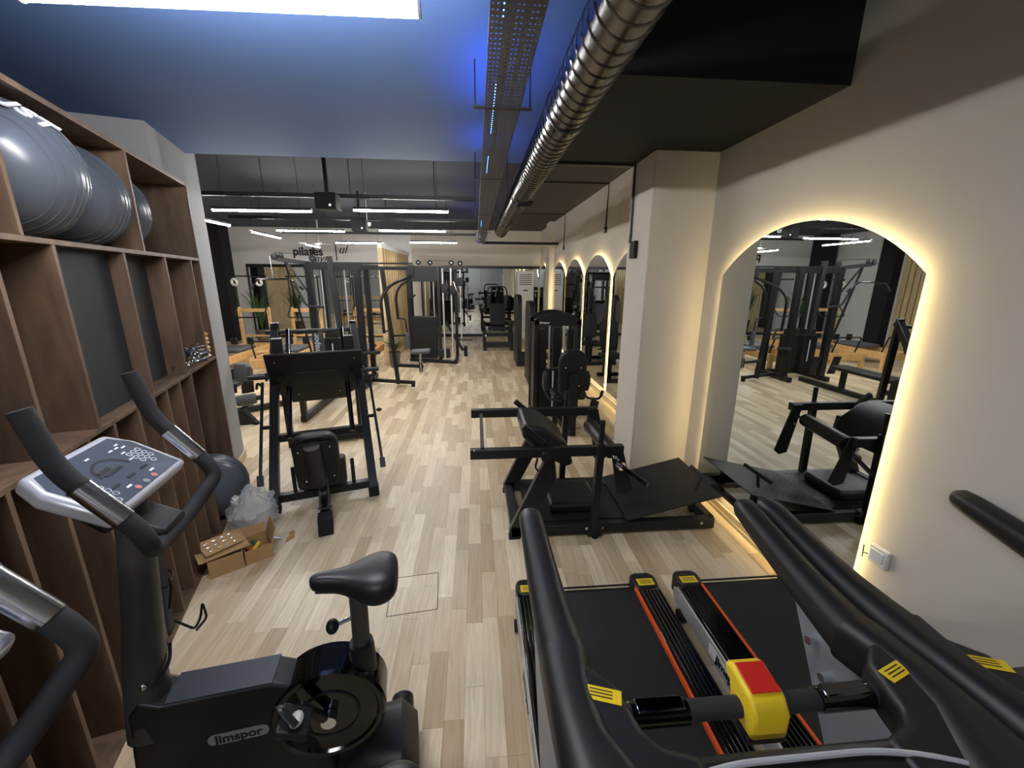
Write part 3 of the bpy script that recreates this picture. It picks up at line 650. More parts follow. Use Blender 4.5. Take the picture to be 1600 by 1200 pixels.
    B().add(*(lambda R: ([cx + ex * (R * math.cos(a)) * 1.15 + ey * (.0 + R * math.sin(a)) + nn * .0022 for R in (.052, .046) for a in [PI * k / 12 for k in range(13)]], [(k, k + 1, 14 + k, 13 + k) for k in range(12)]))(1)) if False else None
    arcv = [cx + ex * (R * math.cos(PI * k / 14) * 1.1) + ey * (.01 + R * math.sin(PI * k / 14)) + nn * .0022 for R in (.056, .048) for k in range(15)]
    B().add(arcv, [(k, k + 1, 16 + k, 15 + k) for k in range(14)]).build('dial_ring', 'slot', cs)
    for (px, py, w_, h_) in ((-.025, .028, .045, .012), (-.01, .012, .07, .010), (-.07, -.028, .03, .008), (0, -.028, .03, .008), (.06, -.028, .03, .008), (.06, -.05, .02, .006), (-.05, -.05, .02, .006)):
        decal([(px - w_ / 2, py - h_ / 2), (px + w_ / 2, py - h_ / 2), (px + w_ / 2, py + h_ / 2), (px - w_ / 2, py + h_ / 2)], 'display', 'slot' if w_ > .025 else 'print', .0026)
    for (px, py) in ((-.09, .05), (-.075, .075), (.0, .085), (.075, .07), (.09, .045), (.10, .07), (.115, .08), (.12, .062), (-.1, -.005), (.075, .015)):
        decal([(px - .008, py - .0025), (px + .008, py - .0025), (px + .008, py + .0025), (px - .008, py + .0025)], 'legend', 'print', .0026)
    for (px, m_) in ((-.04, 'pinkish'), (0.0, 'grey'), (.04, 'pinkish')):
        B().cyl(cx + ex * px + ey * -.068 + nn * .001, cx + ex * px + ey * -.068 + nn * .003, .009, 14).build('button', m_, cs)
    B().prism([(-.15, -Lh / 2 + .01), (.15, -Lh / 2 + .01), (.10, Lh / 2), (-.10, Lh / 2)], cx - nn * .045, ex, ey, -.05).build('console_underside', 'plast', cs, bev=.02)
    # stabilisers
    fb = B().tube([(-1.2, -.26, .06), (-1.2, .26, .06)], .045, 14).build('front_stabiliser', 'plast', t)
    rc = B().loft([ring_sec((-.62, 0, .08), Y, Z, .20, .12, .05), ring_sec((-.45, 0, .14), Y, Z, .26, .25, .08), ring_sec((-.33, 0, .14), Y, Z, .30, .24, .09), ring_sec((-.27, 0, .09), Y, Z, .28, .14, .06)]).build('rear_cover', 'plast', t)
    B().tube([(-.34, -.27, .05), (-.34, .27, .05)], .05, 14).build('rear_stabiliser', 'plast', t)
    for y in (-.27, .27):
        for s_ in (-1.2, -.34): B().cyl((s_, y - .02, .035), (s_, y + .02, .035), .035, 14).build('foot_pad', 'rubber', t)
    return t
make_bike('black upright exercise bike standing nearest the middle aisle, saddle fully in view', (0, 1.36, 0))
make_bike('second exercise bike cut off at the lower left corner, one chrome grip showing', (.185, .64, 0))
# ================================================================== treadmills
def make_treadmill(cx, label):
    t = thing('treadmill', label, 'treadmill', (cx, 0, 0), 0, 'treadmills'); Y0, Y1 = .1, 2.09
    B().b2(-.31, .31, Y0, Y1 - .03, .12, .17).build('deck', 'plate', t)
    B().prism([(Y0 + .1, .175), (Y1 - .06, .175), (Y1 - .015, .165), (Y1 - .005, .14), (Y1 - .02, .115), (Y0 + .1, .105)], (.30, 0, 0), (0, 1, 0), (0, 0, 1), -.60).build('running_belt', 'belt', t)
    B().b2(-.31, .31, Y1 - .012, Y1 - .002, .172, .179).build('rear_roller_guard', 'metal2', t)
    B().b2(-.44, .44, Y0, .5, .08, .28).build('motor_hood', 'plast', t, bev=.05, seg=3)
    for sg in (-1, 1):
        rl = B().b2(sg * .295, sg * .432, .4, Y1 - .03, .17, .198).build('side_rail', 'gloss', t, bev=.006)
        for k in range(6):
            xx = sg * (.309 + k * .022); B().cyl((xx, .42, .199), (xx, Y1 - .09, .199), .0065, 8).build('ridge', 'gloss', rl)
        B().b2(sg * .282, sg * .295, .4, Y1 - .05, .172, .199).build('orange_strip', 'orange', t)
        cp = B().prism(rrect(.158, .13, .045), (sg * .355, Y1 - .01, .10), (1, 0, 0), (0, 1, 0), .108).build('end_cap', 'plast', t, bev=.012)
        B().box((sg * .358, Y1 - .03, .2092), (.10, .055, .0015)).build('warning_sticker', 'yellow', cp)
        for k in range(3): B().box((sg * .358, Y1 - .018 - k * .012, .2102), (.07, .004, .0006)).build('sticker_print', 'text', cp)
        bd = B().prism([(.3, .06), (Y1 - .05, .06), (Y1 - .01, .09), (Y1 - .01, .15), (Y1 - .05, .172), (.3, .172)], (sg * .425 - .012, 0, 0), (0, 1, 0), (0, 0, 1), .024).build('side_skirt', 'lgrey', t, bev=.006)
        ox = sg * .438
        B().prism(rrect(.34, .062, .01), (ox, 1.50, .118), (0, -sg, 0) if sg < 0 else (0, 1, 0), (0, 0, 1), .002).build('logo_plate', 'white', bd)
        text('Jimspor', 'logo_text', 'text', bd, (ox + sg * .003, 1.50, .118), (0, sg, 0), (0, 0, 1), .066, .0008, off=.0015)
        for y in (.35, Y1 - .12): B().cyl((sg * .42 - .03, y, .035), (sg * .42 + .03, y, .035), .035, 14).build('foot_wheel', 'rubber', t)
        # upright: grey slanting plate with bolts
        pl = B().prism([(1.15, 1.0), (.917, .60), (.65, .14), (.30, .14), (.52, 1.02)], (sg * .455 - .02, 0, 0), (0, 1, 0), (0, 0, 1), .04).build('upright', 'grey', t, bev=.006)
        for (y, z) in ((1.0, .87), (.93, .80)):
            for e in (-sg,): B().cyl((sg * .455 + e * .02, y, z), (sg * .455 + e * .05, y, z), .014, 8).build('bolt', 'chrome', pl)
        # handrail
        secs = []
        for y, w_, h_, z, xo in ((1.460, .03, .03, 1.085, 0), (1.455, .066, .06, 1.085, 0), (1.435, .086, .086, 1.083, 0), (1.38, .092, .096, 1.075, 0), (1.20, .102, .108, 1.040, 0), (1.05, .112, .120, 1.015, 0), (.95, .122, .132, 1.005, 0), (.875, .130, .142, 1.0, 0)):
            secs.append(ring_sec((sg * (.489 - w_ / 2 if y < 1.45 else .445), y, z), (1, 0, 0), (0, 0, 1), w_, h_, min(w_, h_) * .44, 6))
        B().loft(secs).build('handrail', 'plast', t)
        secs = []
        for y, w_, h_, z, xo in ((.878, .134, .148, 1.0, 0), (.81, .118, .145, 1.005, 0), (.73, .108, .14, 1.012, 0), (.64, .122, .14, 1.018, 0), (.54, .18, .15, 1.02, 0), (.40, .25, .18, 1.02, 0), (.12, .29, .19, 1.02, 0)):
            secs.append(ring_sec((sg * (.489 - w_ / 2), y, z), (1, 0, 0), (0, 0, 1), w_, h_, min(w_, h_) * .40, 6))
        hs = B().loft(secs).build('rail_socket', 'plast', t)
        web = B().prism([(sg * p, q) for p, q in ((.43, .86), (.375, .80), (.328, .755), (.31, .69), (.30, .645), (.27, .612), (.20, .59), (.20, .45), (.44, .45))][::int(-sg)], (0, 0, .965), (1, 0, 0), (0, 1, 0), .105).build('console_web', 'plast', t, bev=.022, seg=4)
        wx, wy, wz = V((.93, .30 * sg, 0)).normalized(), V((-.30 * sg, .93, 0)).normalized(), 1.0722
        o_ = V((sg * .368, .722, wz + .0)) - V((0, 0, .0015))
        B().prism([(-.042, -.017), (.042, -.017), (.042, .017), (-.042, .017)], o_, wx, wy, .0015).build('warning_sticker', 'yellow', web)
        for k in range(3): B().bar(o_ - wx * .03 + wy * (.009 - k * .008) + V((0, 0, .0022)), o_ + wx * .022 + wy * (.009 - k * .008) + V((0, 0, .0022)), .0022, .0006).build('sticker_print', 'text', web)
    # pulse bar with emergency stop
    B().cyl((-.33, .715, 1.01), (.33, .715, 1.01), .023, 20).build('cross_bar', 'foam', t)
    for sg in (-1, 1):
        B().cyl((sg * .165, .715, 1.01), (sg * .30, .715, 1.01), .028, 20).build('pulse_grip', 'gloss', t)
        B().b2(sg * .175, sg * .29, .698, .732, 1.034, 1.0405).build('contact_plate', 'dchrome', t, bev=.004)
    st = B().prism([(.66, .965), (.66, 1.03), (.685, 1.062), (.765, 1.075), (.785, 1.065), (.785, 1.04), (.762, 1.03), (.75, .99), (.735, .965)], (-.035, 0, .008), (0, 1, 0), (0, 0, 1), .09).build('stop_housing', 'yellow', t, bev=.01, seg=3)
    B().prism([(-.036, 0), (.036, 0), (.036, .07), (-.036, .07)], (.01, .692, 1.0735), (1, 0, 0), (0, 1, .165), .004).build('stop_button', 'red', st, bev=.002)
    B().b2(-.04, .06, .665, .76, .953, .974).build('stop_base', 'plast', st, bev=.006)
    # console
    cs = B().prism([(-.46, .10), (.46, .10), (.46, .56), (.28, .60), (-.28, .60), (-.46, .56)], (0, 0, .96), (1, 0, 0), (0, 1, 0), .10).build('console', 'plast', t, bev=.025, seg=3)
    B().tube([(-.40, .50, 1.068), (-.2, .565, 1.068), (.2, .565, 1.068), (.40, .50, 1.068)], .006, 8, .12).build('trim_line', 'silver', cs)
    B().prism([(-.24, 0), (.24, 0), (.24, .16), (-.24, .16)], (0, .22, 1.071), (1, 0, 0), (0, 1, 0), .004).build('screen', 'gloss', cs)
    return t
make_treadmill(.645, 'treadmill nearer the aisle with yellow emergency stop in full view')
make_treadmill(1.635, 'treadmill along the cream wall, mostly hidden behind the first one')
# ================================================================== hip thrust bench
t = thing('hip_thrust_machine', 'black hip thrust bench with hinged foot plate by the large mirror', 'gym machine', (.23, 2.87, 0))
X0 = .23; Y0 = 2.87
def h_(x, y, z): return (x - X0, y - Y0, z)
for y in (2.87, 3.60):
    B().bar(h_(.25, y, .06), h_(1.92, y, .06), .06, .09).build('base_rail', 'metal', t, bev=.004)
    B().prism([(0, 0), (.09, 0), (.09, .075), (.155, .11), (.36, .52), (.34, .69), (.28, .69), (.0, .075)], h_(.235, y - .03, .0), (1, 0, 0), (0, 0, 1), -.06).build('slanted_leg', 'metal', t, bev=.004)
    B().b2(0.0, .09, y - Y0 - .035, y - Y0 + .035, 0, .02).build('foot_pad', 'rubber', t)
    zb = .725 if y < 3 else .80
    B().bar(h_(-.06, y, zb), h_(1.11, y, zb), .055, .075).build('swing_bar', 'metal', t, bev=.004)
    px = .90 if y < 3 else .81
    B().bar(h_(px, y - .045 if y < 3 else y + .045, .02), h_(px + .02, y - .045 if y < 3 else y + .045, .80), .055).build('post', 'metal', t, bev=.004)
    B().cyl(h_(px + .02, y - .045 if y < 3 else y + .045, .8), h_(px + .025, y - .045 if y < 3 else y + .045, .98), .02, 14).build('weight_pin', 'metal', t)
    dn = B().prism([(1.02, zb + .03), (1.11, zb + .03), (1.23, .36), (1.18, .32), (1.10, .34)], h_(X0 - .23, y + (.03 if y < 3 else -.05), 0), (1, 0, 0), (0, 0, 1), -.02).build('drop_arm', 'metal', t, bev=.003)
    for (bx, bz) in ((1.08, zb - .09), (1.10, zb - .15)): B().cyl(h_(bx, y + (.05 if y < 3 else -.03), bz), h_(bx, y + (.0 if y < 3 else -.08), bz), .012, 10).build('bolt', 'chrome', dn)
B().bar(h_(.03, 2.87, .76), h_(.03, 3.60, .80), .028).build('end_bar', 'metal2', t, bev=.002)
for y in (2.86, 3.61): B().ell(h_(-.03, y, .755), (.008, .035, .008), 8, 6).build('bolt', 'chrome', t)
B().bar(h_(.28, 2.87, .06), h_(.28, 3.60, .06), .07).build('cross_tube', 'metal', t, bev=.003)
B().bar(h_(1.90, 2.87, .06), h_(1.90, 3.60, .06), .06, .09).build('cross_tube', 'metal', t, bev=.003)
pf = B().b2(*[h_(.38, 0, 0)[0], h_(1.20, 0, 0)[0]], 2.90 - Y0, 3.57 - Y0, .10, .112).build('platform', 'plate', t)
tr2 = B()
for i in range(26):
    for j in range(22):
        a = .6 if (i + j) % 2 else -.6; cxx, cyy = .41 + i * .03 - X0, 2.915 + j * .03 - Y0
        tr2.box((cxx, cyy, .1125), (.02, .005, .003), rz=a)
tp = tr2.build('tread_pattern', 'tread', pf, smooth=False); tp['kind'] = 'stuff'
hp = B().prism([(0, 0), (.76, 0), (.76, .74), (0, .74)], h_(1.19, 2.83, .125), (1, 0, .235), (0, 1, 0), .008).build('foot_plate', 'plate', t, bev=.002)
b = B()
for i in range(24):
    for j in range(24):
        p = V(h_(1.19, 2.83, .125)) + V((1, 0, .235)) * (.03 + i * .030) + V((0, 1, 0)) * (.03 + j * .029) + V((-.228, 0, .97)) * .0085
        b.box(p, (.018, .004, .0022), rz=.6 if (i + j) % 2 else -.6, ry=-.23)
tp = b.build('tread_pattern', 'tread', hp, smooth=False); tp['kind'] = 'stuff'
B().cyl(h_(1.19, 2.85, .118), h_(1.19, 2.93, .118), .012, 10).cyl(h_(1.19, 3.45, .118), h_(1.19, 3.53, .118), .012, 10).build('hinge', 'metal2', hp)
B().bar(h_(1.80, 3.0, .08), h_(1.80, 3.0, .26), .04).bar(h_(1.80, 3.45, .08), h_(1.80, 3.45, .26), .04).build('plate_strut', 'metal', t)
B().tube([h_(1.83, 2.80, .43), h_(1.83, 3.13, .43)], .016, 12).tube([h_(1.83, 2.96, .43), h_(1.80, 2.97, .30)], .012, 10).build('plate_handle', 'foam', t)
B().box(h_(.79, 3.21, .155), (.42, .43, .085)).build('seat_cushion', 'vinyl', t, bev=.03, seg=4)
# back pad: thick wedge, leaning, with end plates
bp = B().prism([(0, 0), (.16, -.03), (.34, -.17), (.40, -.34), (.34, -.37), (.10, -.24), (-.02, -.1)], h_(.36, 2.98, .90), (1, 0, 0), (0, 0, 1), -.50).build('back_pad', 'vinyl', t, bev=.03, seg=3)
for y in (2.90, 3.55): B().box(h_(.42, y, .85), (.045, .035, .22), ry=-.85).build('pad_stop', 'metal', t, bev=.003)
kn = B().cyl(h_(.50, 2.835, .71), h_(.50, 2.79, .71), .038, 18).build('adjuster_knob', 'plast', t, bev=.004)
B().tube([h_(.44, 2.81, .70), h_(.42, 2.80, .63), h_(.45, 2.79, .60)], .008, 8, .03).build('pin', 'metal', t)
rl = B().cyl(h_(1.06, 2.97, .66), h_(1.02, 3.50, .70), .062, 22).build('roller_pad', 'vinyl', t, bev=.012)
B().cyl(h_(1.06, 2.88, .655), h_(1.02, 3.58, .70), .016, 10).build('roller_axle', 'chrome', t)
bs = B().cyl(h_(1.09, 2.86, .60), h_(1.20, 2.58, .575), .017, 14).build('plate_sleeve', 'dchrome', t)
B().cyl(h_(1.087, 2.868, .601), h_(1.102, 2.83, .598), .034, 16).build('sleeve_collar', 'chrome', bs)
B().bar(h_(.86, 2.84, .06), h_(.97, 2.84, .06), .05, .11).build('wheel_bracket', 'metal', t)
B().cyl(h_(.91, 2.79, .035), h_(.91, 2.83, .035), .035, 16).build('transport_wheel', 'rubber', t)
for x in (.85, .97, 1.80): B().cyl(h_(x, 2.835, .075), h_(x, 2.825, .075), .014, 10).build('bolt', 'chrome', t)
text('Jimspor', 'logo_text', 'tex_w', t, h_(.42, 3.635, .36), (-.45, 0, -.89), (.89, 0, -.45), .10, .001, off=.002)
# ================================================================== leg press
t = thing('leg_press', 'black plate loaded leg press seen from behind its backrest', 'gym machine', (-1.4, 3.565, 0), math.atan2(.309, .951))
for sg in (-1, 1):
    B().bar((sg * .41, -.08, .07), (sg * .41, 1.46, 1.46), .075, .10).build('main_rail', 'metal', t, bev=.004)
    B().bar((sg * .41, -.06, .0), (sg * .41, -.06, .12), .09).build('foot', 'rubber', t, bev=.008)
    B().bar((sg * .40, 1.50, 0), (sg * .40, 1.44, 1.50), .07).build('rear_upright', 'metal', t, bev=.004)
    B().cyl((sg * .28, .40, .50), (sg * .28, 1.40, 1.42), .024, 14).build('guide_shaft', 'dchrome', t)
    rk = B().bar((sg * .52, .10, .24), (sg * .50, .78, .98), .025).build('safety_rack', 'metal', t, bev=.003)
    B().bar((sg * .52, .08, .20), (sg * .52, .13, .28), .05).build('rack_end', 'metal', rk, bev=.004)
    B().bar((sg * .43, .45, .62), (sg * .51, .45, .62), .03).build('rack_link', 'metal', rk)
    B().ell((sg * .555, .50, .66), (.03, .02, .02), 12, 8).build('rack_knob', 'plast', rk)
    B().tube([(sg * .5, .72, .96), (sg * .53, .70, 1.0), (sg * .55, .74, .93)], .012, 8, .03).build('safety_hook', 'metal', t)
    pn = B().cyl((sg * .42, .70, 1.05), (sg * .60, .70, 1.05), .022, 14).build('plate_pin', 'metal', t)
    B().cyl((sg * .44, .70, 1.05), (sg * .455, .70, 1.05), .045, 16).build('pin_flange', 'metal', pn)
    B().cyl((sg * .245, 0.0, .10), (sg * .245, 0.0, .37), .017, 12).build('hand_grip', 'foam', t)
    B().bar((sg * .40, 1.2, 1.1), (sg * .33, .70, 1.02), .05).build('sled_arm', 'metal', t)
B().bar((-.41, 0, .10), (.41, 0, .10), .07).build('front_cross_tube', 'metal', t, bev=.004)
B().bar((-.40, .45, .50), (.40, .45, .50), .07).build('middle_cross_tube', 'metal', t, bev=.004)
B().bar((-.40, 1.5, .05), (.40, 1.5, .05), .07).build('rear_cross_tube', 'metal', t, bev=.004)
B().bar((0, .45, .12), (0, -.50, .07), .075, .10).build('seat_beam', 'metal', t, bev=.004)
B().prism([(-.60, 0), (-.44, 0), (-.44, .13), (-.57, .13)], (.055, 0, 0), (0, 1, 0), (0, 0, 1), -.11).build('beam_foot', 'rubber', t, bev=.006)
for x in (-.033, .033): B().cyl((x, -.44, .15), (x, -.16, .33), .008, 8).build('adjuster_rod', 'chrome', t)
B().bar((-.06, -.43, .155), (.06, -.43, .155), .014).build('rod_clip', 'chrome', t)
# backrest: rounded pad leaning back towards the camera
bo, bx_, by_ = V((-.03, -.12, .20)), V((1, 0, 0)), V((0, -.28, .96)).normalized()
bk = B().prism([(p, q + .27) for p, q in rrect(.36, .56, .11, 6)], bo, bx_, by_, -.085).build('backrest', 'vinyl', t, bev=.02, seg=3)
B().prism([(p, q + .27) for p, q in rrect(.30, .46, .05, 4)], bo + V((0, -.012, 0)), bx_, by_, .012).build('back_plate', 'plate', bk, bev=.003)
B().prism([(p + .02, q + .12) for p, q in rrect(.40, .30, .04, 4)], bo + V((0, .02, 0)), bx_, by_, -.06).build('side_pad', 'vinyl', bk, bev=.015)
for (x, q) in ((-.13, .42), (.11, .44), (-.10, .10), (.12, .12)): B().ell(bo + bx_ * x + by_ * q + V((0, -.026, 0)), (.009, .005, .009), 10, 6).build('bolt', 'chrome', bk)
B().cyl(bo + V((0, -.075, .02)) + by_ * .06, bo + V((-.02, -.085, .02)) + by_ * .47, .062, 24).build('support_tube', 'metal2', t)
B().box((0, .22, .20), (.38, .40, .09), rx=.18).build('seat', 'vinyl', t, bev=.03, seg=3)
# sled with foot plate
ft, fb_ = V((0, .62, 1.27)), V((0, .95, .70)); fy = (ft - fb_).normalized(); hh = (ft - fb_).length
pl = B().prism([(-.28, 0), (.28, 0), (.28, .06), (.37, .12), (.44, .26), (.44, hh), (-.44, hh), (-.44, .26), (-.37, .12), (-.28, .06)], fb_, (1, 0, 0), fy, -.03).build('foot_plate', 'plate', t, bev=.008)
B().bar(fb_ + fy * .42 + V((-.18, -.0, 0)) , fb_ + fy * .42 + V((.18, 0, 0)), .012, .012).build('plate_groove', 'metal2', pl)
for (x, q) in ((-.36, .57), (.36, .57), (-.2, .12), (.2, .12)): B().ell(fb_ + (V((x, 0, 0)) + fy * q), (.008, .008, .008), 8, 6).build('bolt', 'chrome', pl)
B().bar((-.41, .85, 1.05), (.41, .85, 1.05), .08).build('sled_frame', 'metal', t, bev=.004)
for sg in (-1, 1): B().box((sg * .33, .80, 1.34), (.09, .09, .14)).build('sled_bracket', 'metal', t, bev=.004)
B().cyl((-.50, 1.40, 1.40), (.46, 1.40, 1.40), .024, 14).build('top_handle', 'metal', t)
for x in (-.06, .09): B().cyl((x - .02, 1.40, 1.40), (x + .02, 1.40, 1.40), .030, 14).build('handle_collar', 'metal', t)
lb = B().bar((.0, 1.40, 1.40), (.0, 1.34, 1.02), .065, .03).build('label_post', 'metal', t, bev=.003)
text('Jimspor', 'logo_text', 'tex_w', lb, (0, 1.35, 1.24), (0, .155, .98), (-1, 0, 0), .085, .001, off=.002)
B().bar((.05, 1.40, 1.40), (.07, 1.35, 1.05), .05).build('guide_post', 'metal', t)
# ================================================================== multi station with lat pulldown and pec arms
OX, OY = -2.4, 7.7
t = thing('multi_gym', 'large black multi gym with lat pulldown bar and pec arms', 'gym machine', (OX, OY, 0))
def g_(x, y, z): return (x - OX, y - OY, z)
for x in (-2.88, -2.07):
    B().bar(g_(x, 7.7, 0), g_(x, 7.7, 2.24), .11).build('upright', 'metal', t, bev=.005)
    B().bar(g_(x, 8.35, 0), g_(x, 8.35, 2.24), .09).build('upright', 'metal', t, bev=.005)
    B().bar(g_(x, 7.7, 2.18), g_(x, 8.35, 2.18), .09).build('side_beam', 'metal', t, bev=.004)
    B().bar(g_(x, 7.5, .05), g_(x, 8.5, .05), .09).build('base_beam', 'metal', t, bev=.004)
B().bar(g_(-2.95, 7.7, 2.18), g_(-1.98, 7.7, 2.18), .10, .13).build('top_beam', 'metal', t, bev=.005)
B().bar(g_(-2.88, 8.35, .05), g_(-2.07, 8.35, .05), .09).build('base_beam', 'metal', t, bev=.004)
B().bar(g_(-2.5, 7.66, 2.34), g_(-2.42, 7.62, 1.0), .09, .06).build('centre_post', 'metal2', t, bev=.004)
for (x0, y0) in ((-2.68, 7.95), (-2.27, 7.95)):
    for dx in (-.09, .09): B().cyl(g_(x0 + dx, y0, .15), g_(x0 + dx, y0, 2.14), .014, 10).build('guide_rod', 'rod', t)
    st = B().b2(x0 - OX - .15, x0 - OX + .15, y0 - OY - .08, y0 - OY + .08, .12, .90).build('weight_shroud', 'plate', t, bev=.006)
    B().b2(x0 - OX - .0, x0 - OX + .02, y0 - OY - .084, y0 - OY - .081, .35, .80).build('weight_scale', 'print', st)
    for k in range(12): B().b2(x0 - OX - .13, x0 - OX + .13, y0 - OY + .0, y0 - OY + .06, .91 + k * .001, .911 + k * .001) if k < 0 else None
    sk = B().b2(x0 - OX - .11, x0 - OX + .11, y0 - OY - .05, y0 - OY + .05, .90, 1.02).build('weight_block', 'metal2', t, bev=.006)
    B().cyl(g_(x0, y0, 1.02), g_(x0, y0, 2.15), .004, 6).build('cable', 'metal', t)
for x in (-2.45, -2.40, -2.20): B().cyl(g_(x, 7.8, .6), g_(x, 7.85, 2.15), .005, 6).build('cable', 'metal', t)
def pulley(parent, c, r, ax, br=True):
    w_ = B().lathe([(0, -.014), (r * .85, -.014), (r, -.012), (r * .9, 0), (r, .012), (r * .85, .014), (0, .014)], c, ax, 24).build('pulley', 'metal2', parent)
    a = V(ax).normalized(); B().cyl(V(c) - a * .02, V(c) + a * .02, .012, 10).build('pulley_bolt', 'chrome', w_)
pulley(t, g_(-2.78, 7.66, 2.30), .06, (0, 1, 0))
# lat arm
B().bar(g_(-2.85, 7.7, 2.22), g_(-3.30, 7.5, 2.28), .05, .07).build('lat_arm', 'metal', t, bev=.004)
pulley(t, g_(-3.33, 7.48, 2.32), .062, (.3, 1, 0)); pulley(t, g_(-3.24, 7.52, 2.33), .05, (.3, 1, 0))
B().cyl(g_(-3.31, 7.48, 2.385), g_(-2.8, 7.66, 2.36), .005, 6).build('cable', 'metal', t)
for q in ((-2.82, 7.7, 1.55), (-2.98, 7.9, .1)): B().bar(g_(-3.20, 7.56, 2.27), g_(*q), .03).build('arm_brace', 'metal', t)
B().cyl(g_(-3.39, 7.46, 2.32), g_(-3.38, 7.46, 1.96), .007, 8).build('lat_cable', 'chrome', t)
lb = B().tube([g_(-3.73, 7.44, 1.82), g_(-3.64, 7.45, 1.95), g_(-3.12, 7.50, 1.955), g_(-2.96, 7.52, 1.80)], .016, 10, .05).build('lat_bar', 'dchrome', t)
for p, q in (((-3.75, 7.44, 1.79), (-3.70, 7.445, 1.865)), ((-2.94, 7.52, 1.78), (-2.99, 7.515, 1.83))): B().cyl(g_(*p), g_(*q), .021, 10).build('grip', 'foam', lb)
B().tube([g_(-3.10, 7.6, 1.85), g_(-2.95, 7.6, 1.5), g_(-2.65, 7.6, 1.48)], .02, 10, .1).build('row_handle', 'metal2', t)
# pec side
B().bar(g_(-2.05, 7.7, 2.15), g_(-1.10, 7.65, 2.15), .07, .06).build('pec_beam', 'metal', t, bev=.004)
B().bar(g_(-2.05, 7.72, 2.23), g_(-1.10, 7.67, 2.23), .03).build('pec_stay', 'metal', t)
B().bar(g_(-1.64, 7.7, 2.15), g_(-1.47, 7.66, .06), .07).build('pec_upright', 'metal', t, bev=.004)
B().bar(g_(-2.1, 7.95, .08), g_(-1.17, 7.66, .08), .06).build('pec_base', 'metal', t, bev=.004)
B().bar(g_(-1.20, 7.665, 0), g_(-1.20, 7.665, .08), .06).build('foot', 'rubber', t)
B().box(g_(-1.12, 7.65, 2.10), (.09, .09, .22)).build('pivot', 'metal', t, bev=.006)
B().tube([g_(-1.12, 7.6, 2.02), g_(-1.46, 7.45, 1.87), g_(-1.62, 7.35, 1.66), g_(-1.60, 7.35, 1.05)], .026, 12, .12).build('pec_arm', 'metal', t)
B().tube([g_(-1.14, 7.68, 1.98), g_(-1.36, 7.68, 1.84), g_(-1.43, 7.68, 1.66), g_(-1.41, 7.68, 1.26)], .023, 12, .1).build('pec_arm', 'metal', t)
B().tube([g_(-1.40, 7.68, 1.27), g_(-1.28, 7.66, 1.27), g_(-1.25, 7.64, 1.02)], .014, 10, .05).build('pad_hook', 'metal', t)
B().cyl(g_(-1.25, 7.64, 1.02), g_(-1.235, 7.62, .74), .042, 16).build('arm_pad', 'gvinyl', t, bev=.01)
B().tube([g_(-1.60, 7.35, 1.08), g_(-1.50, 7.35, 1.10), g_(-1.46, 7.36, .9)], .014, 10, .05).build('pad_hook', 'metal', t)
B().bar(g_(-1.56, 7.68, .96), g_(-1.30, 7.66, .97), .03).build('link_bar', 'metal', t)
B().bar(g_(-1.50, 7.66, .42), g_(-.98, 7.5, .42), .055).build('seat_arm', 'metal', t, bev=.004)
B().cyl(g_(-1.02, 7.5, .28), g_(-1.02, 7.5, .68), .022, 12).build('seat_post', 'chrome', t)
B().bar(g_(-1.02, 7.51, .32), g_(-1.02, 7.51, .50), .06).build('seat_clamp', 'metal', t)
B().ell(g_(-.95, 7.48, .50), (.03, .02, .02), 10, 6).build('knob', 'plast', t)
B().prism([(p, q) for p, q in rrect(.34, .30, .06, 4)], g_(-1.01, 7.48, .68), (1, 0, .04), (0, 1, 0), .05).build('seat', 'gvinyl', t, bev=.015)
B().cyl(g_(-2.05, 7.6, .66), g_(-1.75, 7.55, .68), .03, 12).build('roller', 'foam', t)
# low row
B().bar(g_(-2.45, 5.75, .05), g_(-2.42, 7.66, .05), .08, .08).build('row_beam', 'metal', t, bev=.004)
B().bar(g_(-2.45, 5.8, .05), g_(-2.45, 5.8, .42), .07).bar(g_(-2.43, 6.7, .05), g_(-2.43, 6.7, .42), .07).build('row_leg', 'metal', t)
B().b2(-2.60 - OX, -2.28 - OX, 5.7 - OY, 6.85 - OY, .42, .49).build('row_bench', 'vinyl', t, bev=.02)
for sg in (-1, 1):
    fp = B().box(g_(-2.43 + sg * .2, 7.15, .42), (.15, .02, .36), rx=.25).build('foot_plate', 'plate', t, bev=.003)
    for i in range(7):
        for j in range(3): B().box(g_(-2.43 + sg * .2 - .05 + .05 * j, 7.137 - .0 + (i - 3) * -.012, .42 + (i - 3) * .045), (.03, .004, .008), ry=.5).build('tread_rib', 'metal2', fp) if j == 1 else None
# ================================================================== cable machine at the back
OX, OY = -.95, 10.2
t = thing('cable_machine', 'black cable machine with chrome guide rods near the far mirror', 'gym machine', (OX, OY, 0))
for (x, y) in ((-1.60, 10.3), (-.88, 10.15), (-1.60, 10.75), (-.50, 10.75)):
    B().bar(g_(x, y, 0), g_(x, y, 2.24), .075).build('upright', 'metal', t, bev=.004)
B().b2(-1.56 - OX, -.80 - OX, 10.2 - OY, 10.26 - OY, 1.90, 2.26).build('header_panel', 'metal2', t, bev=.006)
B().bar(g_(-.85, 10.2, 2.22), g_(-.30, 10.1, 2.22), .07).build('top_beam', 'metal', t, bev=.004)
B().bar(g_(-1.60, 10.75, 2.2), g_(-.50, 10.75, 2.2), .07).build('top_beam', 'metal', t, bev=.004)
B().b2(-1.58 - OX, -.96 - OX, 10.22 - OY, 10.52 - OY, .06, 1.07).build('weight_shroud', 'plate', t, bev=.012)
B().bar(g_(-1.62, 10.15, .04), g_(-.50, 9.75, .04), .07).bar(g_(-.5, 9.75, .04), g_(-.5, 10.75, .04), .07).bar(g_(-1.6, 10.3, .04), g_(-1.6, 10.75, .04), .07).build('base_frame', 'metal', t)
